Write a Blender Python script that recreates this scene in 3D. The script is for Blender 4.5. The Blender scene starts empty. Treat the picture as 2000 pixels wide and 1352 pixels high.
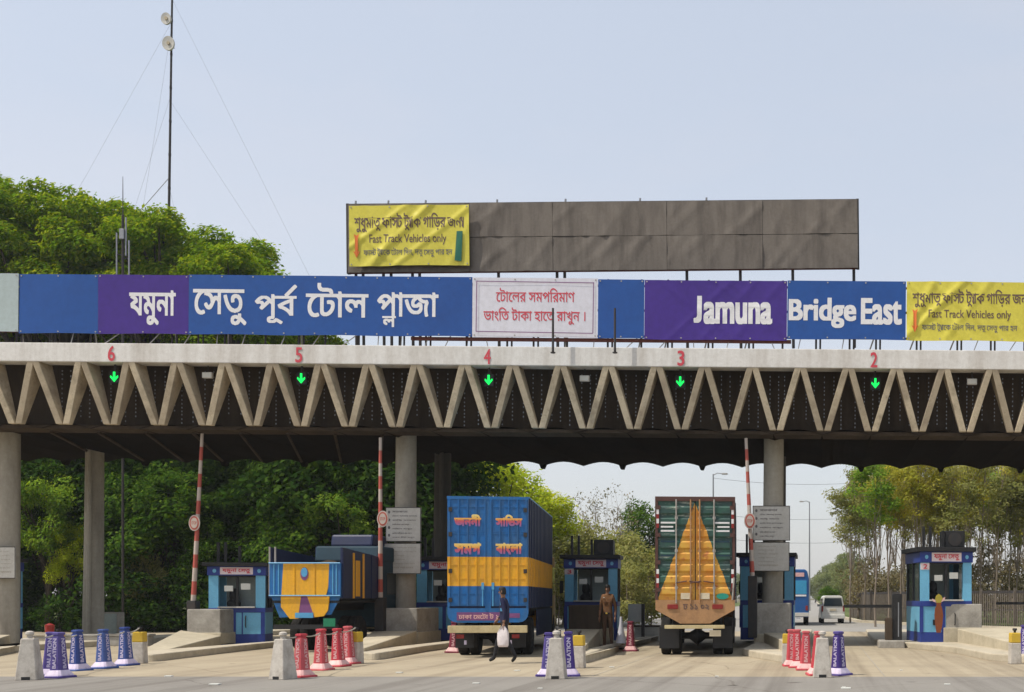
import bpy, bmesh, math, random
import numpy as np
from mathutils import Vector, Matrix
from mathutils.geometry import interpolate_bezier
R = math.radians
SC = bpy.context.scene
COL = SC.collection
random.seed(7)
# ------------------------------------------------------------------ camera, sky, sun, exposure
EYE = 1.45                      # eye height of someone sitting in a car
FPX = 2250.0                    # focal length in photo pixels (photo 2000 x 1352)
VX, VY = 1600.0, 1168.0         # where the road vanishes in the photo
cam = bpy.data.cameras.new('camera'); cam_o = bpy.data.objects.new('camera', cam); COL.objects.link(cam_o)
cam_o.location = (0, 0, EYE); cam_o.rotation_euler = (R(90), 0, 0)
cam.sensor_width = 36; cam.lens = 36 * FPX / 2000
cam.shift_x = -(VX - 1000) / 2000; cam.shift_y = (VY - 676) / 2000
cam.clip_start = 0.1; cam.clip_end = 6000
SC.camera = cam_o
SUN = Vector((-0.47, -0.23, 0.85)).normalized()      # towards the sun
world = bpy.data.worlds.new('World'); SC.world = world; world.use_nodes = True
wn = world.node_tree
sky = wn.nodes.new('ShaderNodeTexSky'); sky.sky_type = 'NISHITA'; sky.sun_disc = False
sky.sun_elevation = math.asin(SUN.z); sky.sun_rotation = math.atan2(SUN.x, SUN.y)
sky.air_density = 1.0; sky.dust_density = 3.0; sky.ozone_density = 1.2; sky.altitude = 0
bg = wn.nodes['Background']; bg.inputs['Strength'].default_value = 0.15
hz = wn.nodes.new('ShaderNodeMix'); hz.data_type = 'RGBA'; hz.inputs[0].default_value = 0.6     # thin bright overcast haze over the blue
geo_ = wn.nodes.new('ShaderNodeTexCoord'); sx_ = wn.nodes.new('ShaderNodeSeparateXYZ'); wn.links.new(geo_.outputs['Generated'], sx_.inputs[0])
hr_ = wn.nodes.new('ShaderNodeValToRGB'); he = hr_.color_ramp.elements      # whiter towards the horizon, pale blue above
he[0].position = 0.0; he[0].color = (.96, .945, .925, 1); he[1].position = .5; he[1].color = (.845, .905, 1.0, 1)
k_ = he.new(.2); k_.color = (.90, .925, .975, 1)
wn.links.new(sx_.outputs[2], hr_.inputs[0])
hm_ = wn.nodes.new('ShaderNodeVectorMath'); hm_.operation = 'SCALE'; hm_.inputs['Scale'].default_value = 5.35; cn_ = wn.nodes.new('ShaderNodeTexNoise'); cn_.inputs['Scale'].default_value = 2.6; cn_.inputs['Detail'].default_value = 6; cn_.inputs['Roughness'].default_value = .55
cm_ = wn.nodes.new('ShaderNodeMapping'); cm_.inputs['Scale'].default_value = (1, 1, 3.2); wn.links.new(geo_.outputs['Generated'], cm_.inputs[0]); wn.links.new(cm_.outputs[0], cn_.inputs['Vector'])
cr_ = wn.nodes.new('ShaderNodeMapRange'); cr_.inputs[1].default_value = .42; cr_.inputs[2].default_value = .72; cr_.inputs[4].default_value = .8; wn.links.new(cn_.outputs[0], cr_.inputs[0])
cx_ = wn.nodes.new('ShaderNodeMix'); cx_.data_type = 'RGBA'; cx_.inputs[7].default_value = (.985, .965, .985, 1)      # thin veils of high cloud
wn.links.new(cr_.outputs[0], cx_.inputs[0]); wn.links.new(hr_.outputs[0], cx_.inputs[6]); wn.links.new(cx_.outputs[2], hm_.inputs[0])
wn.links.new(hm_.outputs[0], hz.inputs[7])
wn.links.new(sky.outputs[0], hz.inputs[6]); wn.links.new(hz.outputs[2], bg.inputs['Color'])
sl = bpy.data.lights.new('sun', 'SUN'); sl.energy = 3.5; sl.angle = R(0.6); sl.color = (1.0, 0.94, 0.84)
so = bpy.data.objects.new('sun', sl); COL.objects.link(so); so.location = (-30, 20, 60)
so.rotation_euler = SUN.to_track_quat('Z', 'Y').to_euler()
SC.view_settings.view_transform = 'Standard'; SC.view_settings.look = 'None'
SC.view_settings.gamma = 1; SC.view_settings.use_curve_mapping = False
SC.view_settings.exposure = 0.22
SC.cycles.max_bounces = 8; SC.cycles.diffuse_bounces = 4; SC.cycles.transparent_max_bounces = 8

def W(px, py, Y): return Vector(((px - VX) * Y / FPX, Y, EYE + (VY - py) * Y / FPX))
def G(px, py):
    Y = FPX * EYE / (py - VY)
    return Vector(((px - VX) * Y / FPX, Y, 0.0))
def S(Y): return FPX / Y
TILT = 0.0085                   # the whole gantry and its hoardings fall slightly to the right

# ------------------------------------------------------------------ materials
def nodes_of(name):
    m = bpy.data.materials.new(name); m.use_nodes = True
    return m, m.node_tree, m.node_tree.nodes['Principled BSDF']
def mixrgb(nt, a, b, fac, mode='MIX'):
    n = nt.nodes.new('ShaderNodeMix'); n.data_type = 'RGBA'; n.blend_type = mode
    for k, v in ((6, a), (7, b)):
        if isinstance(v, tuple): n.inputs[k].default_value = (*v[:3], 1)
        else: nt.links.new(v, n.inputs[k])
    if isinstance(fac, (int, float)): n.inputs[0].default_value = fac
    else: nt.links.new(fac, n.inputs[0])
    return n.outputs[2]
def ramp(nt, src, lo, hi):
    n = nt.nodes.new('ShaderNodeMapRange'); n.inputs[1].default_value = lo; n.inputs[2].default_value = hi
    nt.links.new(src, n.inputs[0]); return n.outputs[0]
def noise(nt, scale, detail=4, rough=.6, stretch=None, coord='Object'):
    tc = nt.nodes.new('ShaderNodeTexCoord'); out = tc.outputs[coord]
    if stretch:
        mp = nt.nodes.new('ShaderNodeMapping'); mp.inputs['Scale'].default_value = stretch
        nt.links.new(out, mp.inputs[0]); out = mp.outputs[0]
    n = nt.nodes.new('ShaderNodeTexNoise'); n.inputs['Scale'].default_value = scale
    n.inputs['Detail'].default_value = detail; n.inputs['Roughness'].default_value = rough
    nt.links.new(out, n.inputs['Vector']); return n.outputs[0]
def weather(nt, b, base, dirt, ns, amt, bump=0, stretch=None, fine=True):
    """base colour with two scales of worn / dirty patches and an optional bump"""
    f1 = ramp(nt, noise(nt, ns, 5, .65, stretch), .42, .72)
    mul = nt.nodes.new('ShaderNodeMath'); mul.operation = 'MULTIPLY'; mul.inputs[1].default_value = amt
    nt.links.new(f1, mul.inputs[0])
    c = mixrgb(nt, base, dirt, mul.outputs[0])
    if fine:
        f2 = ramp(nt, noise(nt, ns * 9, 6, .7), .3, .7)
        c = mixrgb(nt, c, mixrgb(nt, c, (.84, .83, .81), 1.0, 'MULTIPLY'), f2) if amt > .25 else c
    nt.links.new(c, b.inputs['Base Color'])
    if bump:
        bp = nt.nodes.new('ShaderNodeBump'); bp.inputs['Strength'].default_value = bump; bp.inputs['Distance'].default_value = .02
        nt.links.new(noise(nt, ns * 14, 5), bp.inputs['Height']); nt.links.new(bp.outputs[0], b.inputs['Normal'])
    return c
def mat(name, base, dirt=None, ns=1.5, amt=.4, rough=.7, metal=0, bump=0, stretch=None, spec=.4):
    m, nt, b = nodes_of(name)
    b.inputs['Roughness'].default_value = rough; b.inputs['Metallic'].default_value = metal
    b.inputs['Specular IOR Level'].default_value = spec
    weather(nt, b, base, dirt or tuple(x * .5 for x in base), ns, amt, bump, stretch)
    return m
def emit(name, col, st):
    m, nt, b = nodes_of(name)
    b.inputs['Base Color'].default_value = (*col, 1); b.inputs['Emission Color'].default_value = (*col, 1)
    b.inputs['Emission Strength'].default_value = st; return m
def leafmat(name, a, b_, c_, trans=.35):
    m, nt, b = nodes_of(name); nt.nodes.remove(b)
    out = nt.nodes['Material Output']
    geo = nt.nodes.new('ShaderNodeNewGeometry')
    cr = nt.nodes.new('ShaderNodeValToRGB'); e = cr.color_ramp.elements
    e[0].color = (*a, 1); e[1].color = (*c_, 1); n = e.new(.55); n.color = (*b_, 1)
    nt.links.new(geo.outputs['Random Per Island'], cr.inputs[0])
    col = mixrgb(nt, cr.outputs[0], mixrgb(nt, cr.outputs[0], (.55, .62, .5), 1.0, 'MULTIPLY'), ramp(nt, noise(nt, .55, 2), .38, .62))
    d = nt.nodes.new('ShaderNodeBsdfDiffuse'); t = nt.nodes.new('ShaderNodeBsdfTranslucent')
    nt.links.new(col, d.inputs[0])
    nt.links.new(mixrgb(nt, col, (1.5, 1.25, .45), 1.0, 'MULTIPLY'), t.inputs[0])
    mx = nt.nodes.new('ShaderNodeMixShader'); mx.inputs[0].default_value = trans
    nt.links.new(d.outputs[0], mx.inputs[1]); nt.links.new(t.outputs[0], mx.inputs[2])
    nt.links.new(mx.outputs[0], out.inputs[0]); return m
def glassmat(name, tint=(.02, .03, .035), rough=.05):
    m, nt, b = nodes_of(name)
    b.inputs['Base Color'].default_value = (*tint, 1); b.inputs['Roughness'].default_value = rough
    b.inputs['Specular IOR Level'].default_value = .6
    return m

M = {}
M['concrete'] = mat('concrete', (.43, .38, .31), (.24, .21, .17), 1.1, .6, .9, bump=.3)
M['tan_concrete'] = mat('tan_concrete', (.64, .54, .38), (.22, .175, .12), 1.5, .85, .9, bump=.3)
M['grey_concrete'] = mat('grey_concrete', (.40, .375, .33), (.18, .165, .14), 2.2, .75, .9, bump=.4)
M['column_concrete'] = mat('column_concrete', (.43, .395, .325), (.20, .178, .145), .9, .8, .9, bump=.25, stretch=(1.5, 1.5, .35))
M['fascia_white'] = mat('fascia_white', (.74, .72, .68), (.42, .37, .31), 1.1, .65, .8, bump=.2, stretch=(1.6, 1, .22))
M['shaded_concrete'] = mat('shaded_concrete', (.10, .09, .075), (.03, .027, .023), .8, .8, .95, stretch=(1, 1, .3))  # shade under the canopy painted into a darker concrete for rear columns
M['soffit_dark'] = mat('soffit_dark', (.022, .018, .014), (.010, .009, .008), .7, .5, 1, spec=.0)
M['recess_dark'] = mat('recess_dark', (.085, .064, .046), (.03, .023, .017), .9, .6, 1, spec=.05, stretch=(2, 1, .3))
M['roof_grey'] = mat('roof_grey', (.30, .28, .25))
M['red_paint'] = mat('red_paint', (.45, .018, .022), amt=.3, rough=.5)
M['rust'] = mat('rust', (.13, .04, .03), (.05, .025, .02), 5, .6, .9)
M['dark_steel'] = mat('dark_steel', (.035, .033, .033), (.07, .045, .03), 4, .5, .7)
M['pale_steel'] = mat('pale_steel', (.42, .40, .37), (.2, .16, .12), 6, .5, .5, metal=.2)
M['galv'] = mat('galv', (.30, .31, .33), (.2, .19, .18), 3, .4, .5, metal=.5)
M['black'] = mat('black', (.012, .012, .013), (.03, .028, .025), 4, .4, .6)
M['tyre'] = mat('tyre', (.014, .014, .014), (.06, .05, .04), 5, .6, .95, spec=.2)
M['banner_blue'] = mat('banner_blue', (.018, .085, .32), (.016, .06, .24), .5, .5, .42, spec=.3)
M['banner_purple'] = mat('banner_purple', (.060, .026, .24), (.042, .018, .17), .5, .5, .42, spec=.3)
M['banner_white'] = mat('banner_white', (.70, .69, .75), (.6, .58, .63), .7, .4, .5)
M['banner_pale'] = mat('banner_pale', (.42, .50, .50), (.36, .42, .40), .8, .5, .6)
M['banner_yellow'] = mat('banner_yellow', (.70, .62, .075), (.58, .50, .06), 1.2, .5, .4, spec=.35)
M['letter_white'] = mat('letter_white', (.80, .79, .80), (.66, .65, .62), 2, .3, .6)
M['letter_red'] = mat('letter_red', (.62, .06, .085), (.5, .08, .1), 3, .4, .6)
M['letter_brown'] = mat('letter_brown', (.12, .07, .06), (.25, .17, .1), 4, .5, .6)
M['letter_orange'] = mat('letter_orange', (.72, .16, .02), (.55, .14, .03), 4, .4, .6)
M['letter_grey'] = mat('letter_grey', (.14, .13, .13), (.22, .2, .19), 4, .4, .7)
M['green_bar'] = mat('green_bar', (.012, .14, .08), (.01, .1, .09), 2, .5, .5)
M['tarp_brown'] = mat('tarp_brown', (.175, .150, .125), (.085, .070, .058), 1.3, .85, .7, bump=.25, stretch=(2.2, 1, .35))
M['signal_green'] = emit('signal_green', (.0, .80, .10), 1.15)
M['cone_purple'] = mat('cone_purple', (.045, .018, .20), (.03, .014, .11), 4, .5, .55)
M['cone_blue'] = mat('cone_blue', (.02, .05, .24), (.015, .035, .16), 4, .5, .55)
M['cone_red'] = mat('cone_red', (.52, .035, .055), (.36, .03, .05), 4, .5, .55)
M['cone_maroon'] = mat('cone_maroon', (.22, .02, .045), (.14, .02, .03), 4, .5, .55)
M['skirt_white'] = mat('skirt_white', (.74, .66, .82), (.45, .36, .5), 6, .55, .6)
M['skirt_pink'] = mat('skirt_pink', (.80, .55, .52), (.6, .25, .25), 6, .55, .6)
M['post_white'] = mat('post_white', (.56, .52, .46), (.26, .22, .18), 5, .75, .85, bump=.4)
M['post_yellow'] = mat('post_yellow', (.60, .40, .035), (.42, .28, .06), 6, .5, .8)
M['rope'] = mat('rope', (.42, .40, .34), amt=.3)
M['booth_blue'] = mat('booth_blue', (.018, .045, .27), (.012, .03, .17), 2, .5, .45)
M['booth_cyan'] = mat('booth_cyan', (.17, .48, .70), (.12, .36, .56), 2.5, .6, .45)
M['booth_pink'] = mat('booth_pink', (.72, .60, .60), amt=.25)
M['booth_room'] = mat('booth_room', (.34, .40, .38), amt=.4)
M['glass'] = glassmat('glass')
M['paper'] = mat('paper', (.66, .66, .60), amt=.2)
M['sign_white'] = mat('sign_white', (.60, .58, .53), (.40, .38, .33), 1.8, .6, .7)
M['barrier_red'] = mat('barrier_red', (.46, .09, .065), (.3, .1, .07), 6, .5, .7)
M['barrier_white'] = mat('barrier_white', (.52, .44, .38), (.4, .35, .3), 6, .5, .7)
M['skin'] = mat('skin', (.26, .135, .08), amt=.3, rough=.6)
M['hair'] = mat('hair', (.008, .007, .006), amt=.2)
M['uniform_brown'] = mat('uniform_brown', (.20, .095, .04), (.09, .045, .02), 5, .5, .9)
M['trouser_brown'] = mat('trouser_brown', (.105, .055, .028), amt=.4, ns=5)
M['navy_cloth'] = mat('navy_cloth', (.016, .018, .06), (.01, .01, .03), 6, .5, .9)
M['dark_cloth'] = mat('dark_cloth', (.012, .012, .016), amt=.4, ns=5)
M['white_cloth'] = mat('white_cloth', (.74, .68, .68), (.6, .52, .52), 4, .4, .9)
M['orange_cloth'] = mat('orange_cloth', (.24, .07, .025), (.16, .05, .02), 6, .6, .95)
M['yellow_cloth'] = mat('yellow_cloth', (.40, .32, .05), (.3, .3, .03), 12, .6, .95)
M['white_car'] = mat('white_car', (.72, .71, .66), (.55, .52, .46), 1.5, .3, .3, spec=.5)
M['lamp_red'] = mat('lamp_red', (.24, .02, .016), amt=.2, rough=.25)
M['bus_blue'] = mat('bus_blue', (.018, .10, .30), (.012, .06, .2), 1.2, .5, .35)
M['bus_cyan'] = mat('bus_cyan', (.05, .32, .55), (.03, .2, .4), 1.2, .5, .3)
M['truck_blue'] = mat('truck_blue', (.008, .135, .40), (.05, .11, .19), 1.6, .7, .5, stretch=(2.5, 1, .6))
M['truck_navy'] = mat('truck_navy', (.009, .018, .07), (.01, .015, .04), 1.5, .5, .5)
M['truck_yellow'] = mat('truck_yellow', (.80, .41, .015), (.52, .27, .05), 1.8, .6, .5, stretch=(2.5, 1, .6))
M['truck_sky'] = mat('truck_sky', (.10, .36, .62), (.05, .2, .42), 2.5, .5, .45)
M['truck_teal'] = mat('truck_teal', (.012, .045, .07), amt=.5)
M['violet'] = mat('violet', (.20, .07, .20), amt=.4)
M['bumper_cream'] = mat('bumper_cream', (.60, .50, .28), (.35, .27, .13), 4, .6, .7)
M['apron_orange'] = mat('apron_orange', (.43, .24, .11), (.22, .12, .06), 4, .7, .7)
M['frame_brown'] = mat('frame_brown', (.10, .045, .035), amt=.5, ns=4)
M['teal_paint'] = mat('teal_paint', (.02, .30, .22), amt=.3)
M['pale_panel'] = mat('pale_panel', (.66, .58, .42), (.5, .4, .25), 5, .5, .7)
M['green_plate'] = mat('green_plate', (.01, .20, .10), amt=.3)
M['bark'] = mat('bark', (.06, .046, .033), (.03, .023, .017), 3, .6, .95, bump=.5, stretch=(3, 3, .4))
M['bark_pale'] = mat('bark_pale', (.26, .21, .16), (.14, .11, .085), 3, .6, .95, bump=.4, stretch=(3, 3, .4))
M['fence_grey'] = mat('fence_grey', (.15, .125, .10), (.08, .065, .055), 3, .6, .9)
M['kerb'] = mat('kerb', (.52, .46, .35), (.30, .26, .19), 2.5, .6, .9, bump=.3)
M['ramp'] = mat('ramp', (.52, .46, .34), (.32, .28, .2), 1.6, .6, .9, bump=.3)

M['letter_lilac'] = mat('letter_lilac', (.52, .48, .66), (.35, .30, .45), 8, .5, .7)
M['letter_rose'] = mat('letter_rose', (.70, .42, .42), (.5, .2, .22), 8, .5, .7)
def fade_by_object(m, pale, k):       # each plastic cone has bleached and soiled a little differently
    nt = m.node_tree; b = nt.nodes['Principled BSDF']; src = b.inputs['Base Color'].links[0].from_socket
    oi = nt.nodes.new('ShaderNodeObjectInfo'); mu = nt.nodes.new('ShaderNodeMath'); mu.operation = 'MULTIPLY'; mu.inputs[1].default_value = k
    nt.links.new(oi.outputs['Random'], mu.inputs[0]); c = mixrgb(nt, src, pale, mu.outputs[0])
    c = mixrgb(nt, c, mixrgb(nt, c, (.62, .58, .55), 1.0, 'MULTIPLY'), ramp(nt, noise(nt, 9, 5, .7), .55, .8)); nt.links.new(c, b.inputs['Base Color'])
for n_, p_ in (('cone_purple', (.14, .12, .33)), ('cone_blue', (.10, .17, .40)), ('cone_red', (.62, .20, .20)), ('skirt_white', (.40, .33, .45)), ('skirt_pink', (.55, .25, .25))): fade_by_object(M[n_], p_, .55)
fade_by_object(M['tan_concrete'], (.30, .24, .165), .65)
# truck B doors: green with an orange wedge painted over the ribs; truck A word patches fading yellow to red
def wedge_mat():
    m, nt, b = nodes_of('green_orange_door'); b.inputs['Roughness'].default_value = .55
    tc = nt.nodes.new('ShaderNodeTexCoord'); sp = nt.nodes.new('ShaderNodeSeparateXYZ'); nt.links.new(tc.outputs['Object'], sp.inputs[0])
    def mth(op, a, bb):
        n = nt.nodes.new('ShaderNodeMath'); n.operation = op
        for i, v in enumerate((a, bb)):
            if isinstance(v, (int, float)): n.inputs[i].default_value = v
            else: nt.links.new(v, n.inputs[i])
        return n.outputs[0]
    ax = mth('ABSOLUTE', sp.outputs[0], 0)
    lim = mth('MULTIPLY', mth('SUBTRACT', 3.78, sp.outputs[2]), .385)
    wob = mth('MULTIPLY', mth('SUBTRACT', noise(nt, 6, 3), .5), .10)
    f = mth('GREATER_THAN', mth('ADD', lim, wob), ax)
    orange = mixrgb(nt, (.58, .24, .025), (.62, .36, .05), ramp(nt, noise(nt, 2.2, 4), .4, .62))
    orange = mixrgb(nt, orange, (.34, .07, .02), ramp(nt, noise(nt, 5, 6, .7), .55, .70))
    green = mixrgb(nt, (.018, .082, .055), (.022, .055, .05), ramp(nt, noise(nt, 3, 4), .4, .6))
    green = mixrgb(nt, green, (.30, .33, .27), ramp(nt, noise(nt, 3, 6, .75, (.5, 1, 3.5)), .57, .66))
    nt.links.new(mixrgb(nt, green, orange, f), b.inputs['Base Color']); return m
M['wedge'] = wedge_mat()
def fade_mat():
    m, nt, b = nodes_of('fading_paint'); b.inputs['Roughness'].default_value = .5
    tc = nt.nodes.new('ShaderNodeTexCoord'); sp = nt.nodes.new('ShaderNodeSeparateXYZ'); nt.links.new(tc.outputs['Generated'], sp.inputs[0])
    cr = nt.nodes.new('ShaderNodeValToRGB'); e = cr.color_ramp.elements
    e[0].color = (.16, .13, .36, 1); e[1].color = (.78, .66, .22, 1)
    for p, c in ((.25, (.40, .10, .20)), (.45, (.52, .08, .10)), (.62, (.74, .36, .06))):
        k = e.new(p); k.color = (*c, 1)
    nt.links.new(sp.outputs[2], cr.inputs[0]); nt.links.new(cr.outputs[0], b.inputs['Base Color']); return m
M['fade'] = fade_mat()

M['leaf_rain'] = leafmat('leaf_rain', (.12, .235, .014), (.20, .33, .018), (.38, .43, .03), .36)
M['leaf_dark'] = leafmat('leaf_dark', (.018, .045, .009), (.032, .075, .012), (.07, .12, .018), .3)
M['leaf_bright'] = leafmat('leaf_bright', (.34, .46, .025), (.46, .55, .035), (.58, .60, .05), .5)
M['leaf_grove'] = leafmat('leaf_grove', (.04, .095, .014), (.075, .155, .02), (.16, .25, .03), .38)
M['leaf_olive'] = leafmat('leaf_olive', (.22, .235, .075), (.30, .30, .10), (.38, .35, .14), .4)
M['leaf_yellow'] = leafmat('leaf_yellow', (.36, .37, .05), (.46, .44, .07), (.58, .50, .11), .47)
M['leaf_mid'] = leafmat('leaf_mid', (.12, .24, .028), (.19, .32, .04), (.30, .40, .055), .45)
M['leaf_grey'] = leafmat('leaf_grey', (.22, .20, .16), (.30, .27, .22), (.36, .33, .27), .2)
M['leaf_dry'] = leafmat('leaf_dry', (.16, .135, .085), (.22, .185, .12), (.28, .25, .15), .3)
M['leaf_far'] = leafmat('leaf_far', (.14, .17, .07), (.18, .21, .09), (.22, .24, .11), .35)

# ------------------------------------------------------------------ mesh building
class MB:
    """collects shapes and links them as ONE mesh object; .m is the current material slot"""
    def __init__(s): s.v = []; s.f = []; s.mi = []; s.m = 0
    def add(s, vs, fs):
        o = len(s.v); s.v += [tuple(p) for p in vs]
        for f in fs: s.f.append([i + o for i in f]); s.mi.append(s.m)
        return s
    def box(s, x0, x1, y0, y1, z0, z1, b=0.0):
        if b <= 0:
            vs = [(x, y, z) for z in (z0, z1) for y in (y0, y1) for x in (x0, x1)]
            return s.add(vs, [(0, 2, 3, 1), (4, 5, 7, 6), (0, 1, 5, 4), (1, 3, 7, 5), (3, 2, 6, 7), (2, 0, 4, 6)])
        bm = bmesh.new(); bmesh.ops.create_cube(bm, size=1)
        for v in bm.verts: v.co = Vector(((x0 + x1) / 2 + v.co.x * (x1 - x0), (y0 + y1) / 2 + v.co.y * (y1 - y0), (z0 + z1) / 2 + v.co.z * (z1 - z0)))
        bmesh.ops.bevel(bm, geom=bm.edges[:], offset=b, segments=2, affect='EDGES', profile=.6)
        bm.verts.index_update(); s.add([v.co[:] for v in bm.verts], [[v.index for v in f.verts] for f in bm.faces]); bm.free(); return s
    def hexa(s, p):     # 8 points: bottom loop 0-3, top loop 4-7
        return s.add(p, [(3, 2, 1, 0), (4, 5, 6, 7), (0, 1, 5, 4), (1, 2, 6, 5), (2, 3, 7, 6), (3, 0, 4, 7)])
    def prism_y(s, poly, y0, y1):           # polygon in x,z (counter-clockwise seen from -y) extruded along y
        n = len(poly)
        vs = [(x, y0, z) for x, z in poly] + [(x, y1, z) for x, z in poly]
        return s.add(vs, [list(range(n)), list(range(2 * n - 1, n - 1, -1))] + [[(i + 1) % n, i, i + n, (i + 1) % n + n] for i in range(n)])
    def prism_x(s, poly, x0, x1):           # polygon in y,z extruded along x
        n = len(poly)
        vs = [(x0, y, z) for y, z in poly] + [(x1, y, z) for y, z in poly]
        return s.add(vs, [list(range(n - 1, -1, -1)), list(range(n, 2 * n))] + [[i, (i + 1) % n, (i + 1) % n + n, i + n] for i in range(n)])
    def prism_z(s, poly, z0, z1, zs=None):  # polygon in x,y extruded along z
        n = len(poly)
        vs = [(x, y, z0) for x, y in poly] + [(x, y, z1) for x, y in poly]
        return s.add(vs, [list(range(n - 1, -1, -1)), list(range(n, 2 * n))] + [[i, (i + 1) % n, (i + 1) % n + n, i + n] for i in range(n)])
    def tube(s, pts, r, n=8, cap=True):
        pts = [Vector(p) for p in pts]; rs = r if isinstance(r, (list, tuple)) else [r] * len(pts)
        vs = []; fs = []; prev = None
        for i, p in enumerate(pts):
            d = (pts[min(i + 1, len(pts) - 1)] - pts[max(i - 1, 0)]).normalized()
            a = prev if prev else (Vector((1, 0, 0)) if abs(d.x) < .8 else Vector((0, 1, 0)))
            u = (a - d * a.dot(d)).normalized(); w = d.cross(u); prev = u
            for k in range(n):
                t = 2 * math.pi * k / n; vs.append(p + (u * math.cos(t) + w * math.sin(t)) * rs[i])
        for i in range(len(pts) - 1):
            for k in range(n):
                fs.append((i * n + k, i * n + (k + 1) % n, (i + 1) * n + (k + 1) % n, (i + 1) * n + k))
        if cap: fs += [tuple(range(n - 1, -1, -1)), tuple(range((len(pts) - 1) * n, len(pts) * n))]
        return s.add(vs, fs)
    def disc_y(s, cx, cy, cz, rx, rz, th, n=24):
        return s.prism_y([(cx + rx * math.cos(2 * math.pi * k / n), cz + rz * math.sin(2 * math.pi * k / n)) for k in range(n)], cy - th / 2, cy + th / 2)
    def lathe(s, prof, n=20, c=(0, 0, 0), sx=1, sy=1):
        vs = []; fs = []
        for r, z in prof:
            for k in range(n):
                t = 2 * math.pi * k / n; vs.append((c[0] + r * sx * math.cos(t), c[1] + r * sy * math.sin(t), c[2] + z))
        for i in range(len(prof) - 1):
            for k in range(n): fs.append((i * n + k, i * n + (k + 1) % n, (i + 1) * n + (k + 1) % n, (i + 1) * n + k))
        fs += [tuple(range(n - 1, -1, -1)), tuple(range((len(prof) - 1) * n, len(prof) * n))]
        return s.add(vs, fs)
    def build(s, name, mats, parent=None, world=False, smooth=False, bevel=0):
        me = bpy.data.meshes.new(name)
        vs = s.v
        if world and parent: L = parent.location; vs = [(x - L.x, y - L.y, z - L.z) for x, y, z in vs]
        me.from_pydata(vs, [], s.f)
        for m in (mats if isinstance(mats, (list, tuple)) else [mats]): me.materials.append(M[m] if isinstance(m, str) else m)
        me.polygons.foreach_set('material_index', s.mi)
        if smooth:
            me.polygons.foreach_set('use_smooth', [True] * len(s.f)); me.set_sharp_from_angle(angle=R(38))
        me.update()
        o = bpy.data.objects.new(name, me); COL.objects.link(o)
        if parent: o.parent = parent
        if bevel:
            b = o.modifiers.new('bevel', 'BEVEL'); b.width = bevel; b.segments = 2; b.limit_method = 'ANGLE'; b.angle_limit = R(40)
        return o
def tag(o, label=None, cat=None, group=None, kind=None):
    if label: o['label'] = label
    if cat: o['category'] = cat
    if group: o['group'] = group
    if kind: o['kind'] = kind
    return o
def thing(name, label, cat, loc=(0, 0, 0), rz=0, group=None, ry=0):
    o = bpy.data.objects.new(name, None); COL.objects.link(o); o.empty_display_size = .2
    o.location = loc; o.rotation_euler = (0, ry, rz); return tag(o, label, cat, group)
def dup(root, loc, rz=0, label=None, scale=None):
    def cp(o, par):
        c = o.copy(); COL.objects.link(c); c.parent = par
        for ch in list(o.children): cp(ch, c)
        return c
    r = cp(root, root.parent); r.location = loc; r.rotation_euler = (r.rotation_euler.x, r.rotation_euler.y, rz)
    if label: r['label'] = label
    if scale: r.scale = scale
    return r

# ------------------------------------------------------------------ lettering: outlines of the built-in font, filled by the non-zero rule
_cache = {}
def contours(s):
    if s in _cache: return _cache[s]
    c = bpy.data.curves.new('tmp', 'FONT'); c.body = s; c.size = 1; c.fill_mode = 'NONE'
    o = bpy.data.objects.new('tmp', c); COL.objects.link(o)
    dg = bpy.context.evaluated_depsgraph_get(); cu = o.evaluated_get(dg).to_curve(dg)
    out = []
    for sp in cu.splines:
        pts = []
        if sp.type == 'BEZIER':
            b = sp.bezier_points; n = len(b)
            for i in range(n):
                p, q = b[i], b[(i + 1) % n]
                seg = interpolate_bezier(p.co, p.handle_right, q.handle_left, q.co, 6)
                pts += [(v.x, v.y) for v in seg[:-1]]
        else: pts = [(p.co.x, p.co.y) for p in sp.points]
        if len(pts) > 2: out.append(pts)
    o.evaluated_get(dg).to_curve_clear(); bpy.data.objects.remove(o); bpy.data.curves.remove(c)
    _cache[s] = out; return out
def area(p): return .5 * sum(p[i][0] * p[(i + 1) % len(p)][1] - p[(i + 1) % len(p)][0] * p[i][1] for i in range(len(p)))
def minx(cs): return min(x for c in cs for x, y in c)
def advance(s):
    bar = '।' ; cs = contours(s + bar); return minx([cs[-1]]) - minx(contours(bar))
def stroke(pts, w):
    out = []
    for (x0, y0), (x1, y1) in zip(pts, pts[1:]):
        d = math.hypot(x1 - x0, y1 - y0) or 1; ux, uy = (x1 - x0) / d * w / 2, (y1 - y0) / d * w / 2
        q = [(x0 - ux * .6 - uy, y0 - uy * .6 + ux), (x1 + ux * .6 - uy, y1 + uy * .6 + ux), (x1 + ux * .6 + uy, y1 + uy * .6 - ux), (x0 - ux * .6 + uy, y0 - uy * .6 - ux)]
        out.append(q if area(q) < 0 else q[::-1])      # outer outlines of the font run clockwise
    return out
RA = [(-.36, -.16), (-.24, -.03), (-.12, -.07), (-.02, -.17)]        # the small wave under a letter
REPH = [(-.22, .66), (.0, .93)]
YA = [(.03, .64), (.03, .45), (.16, .33), (.10, .10), (.22, .0), (.22, .64)]
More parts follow.
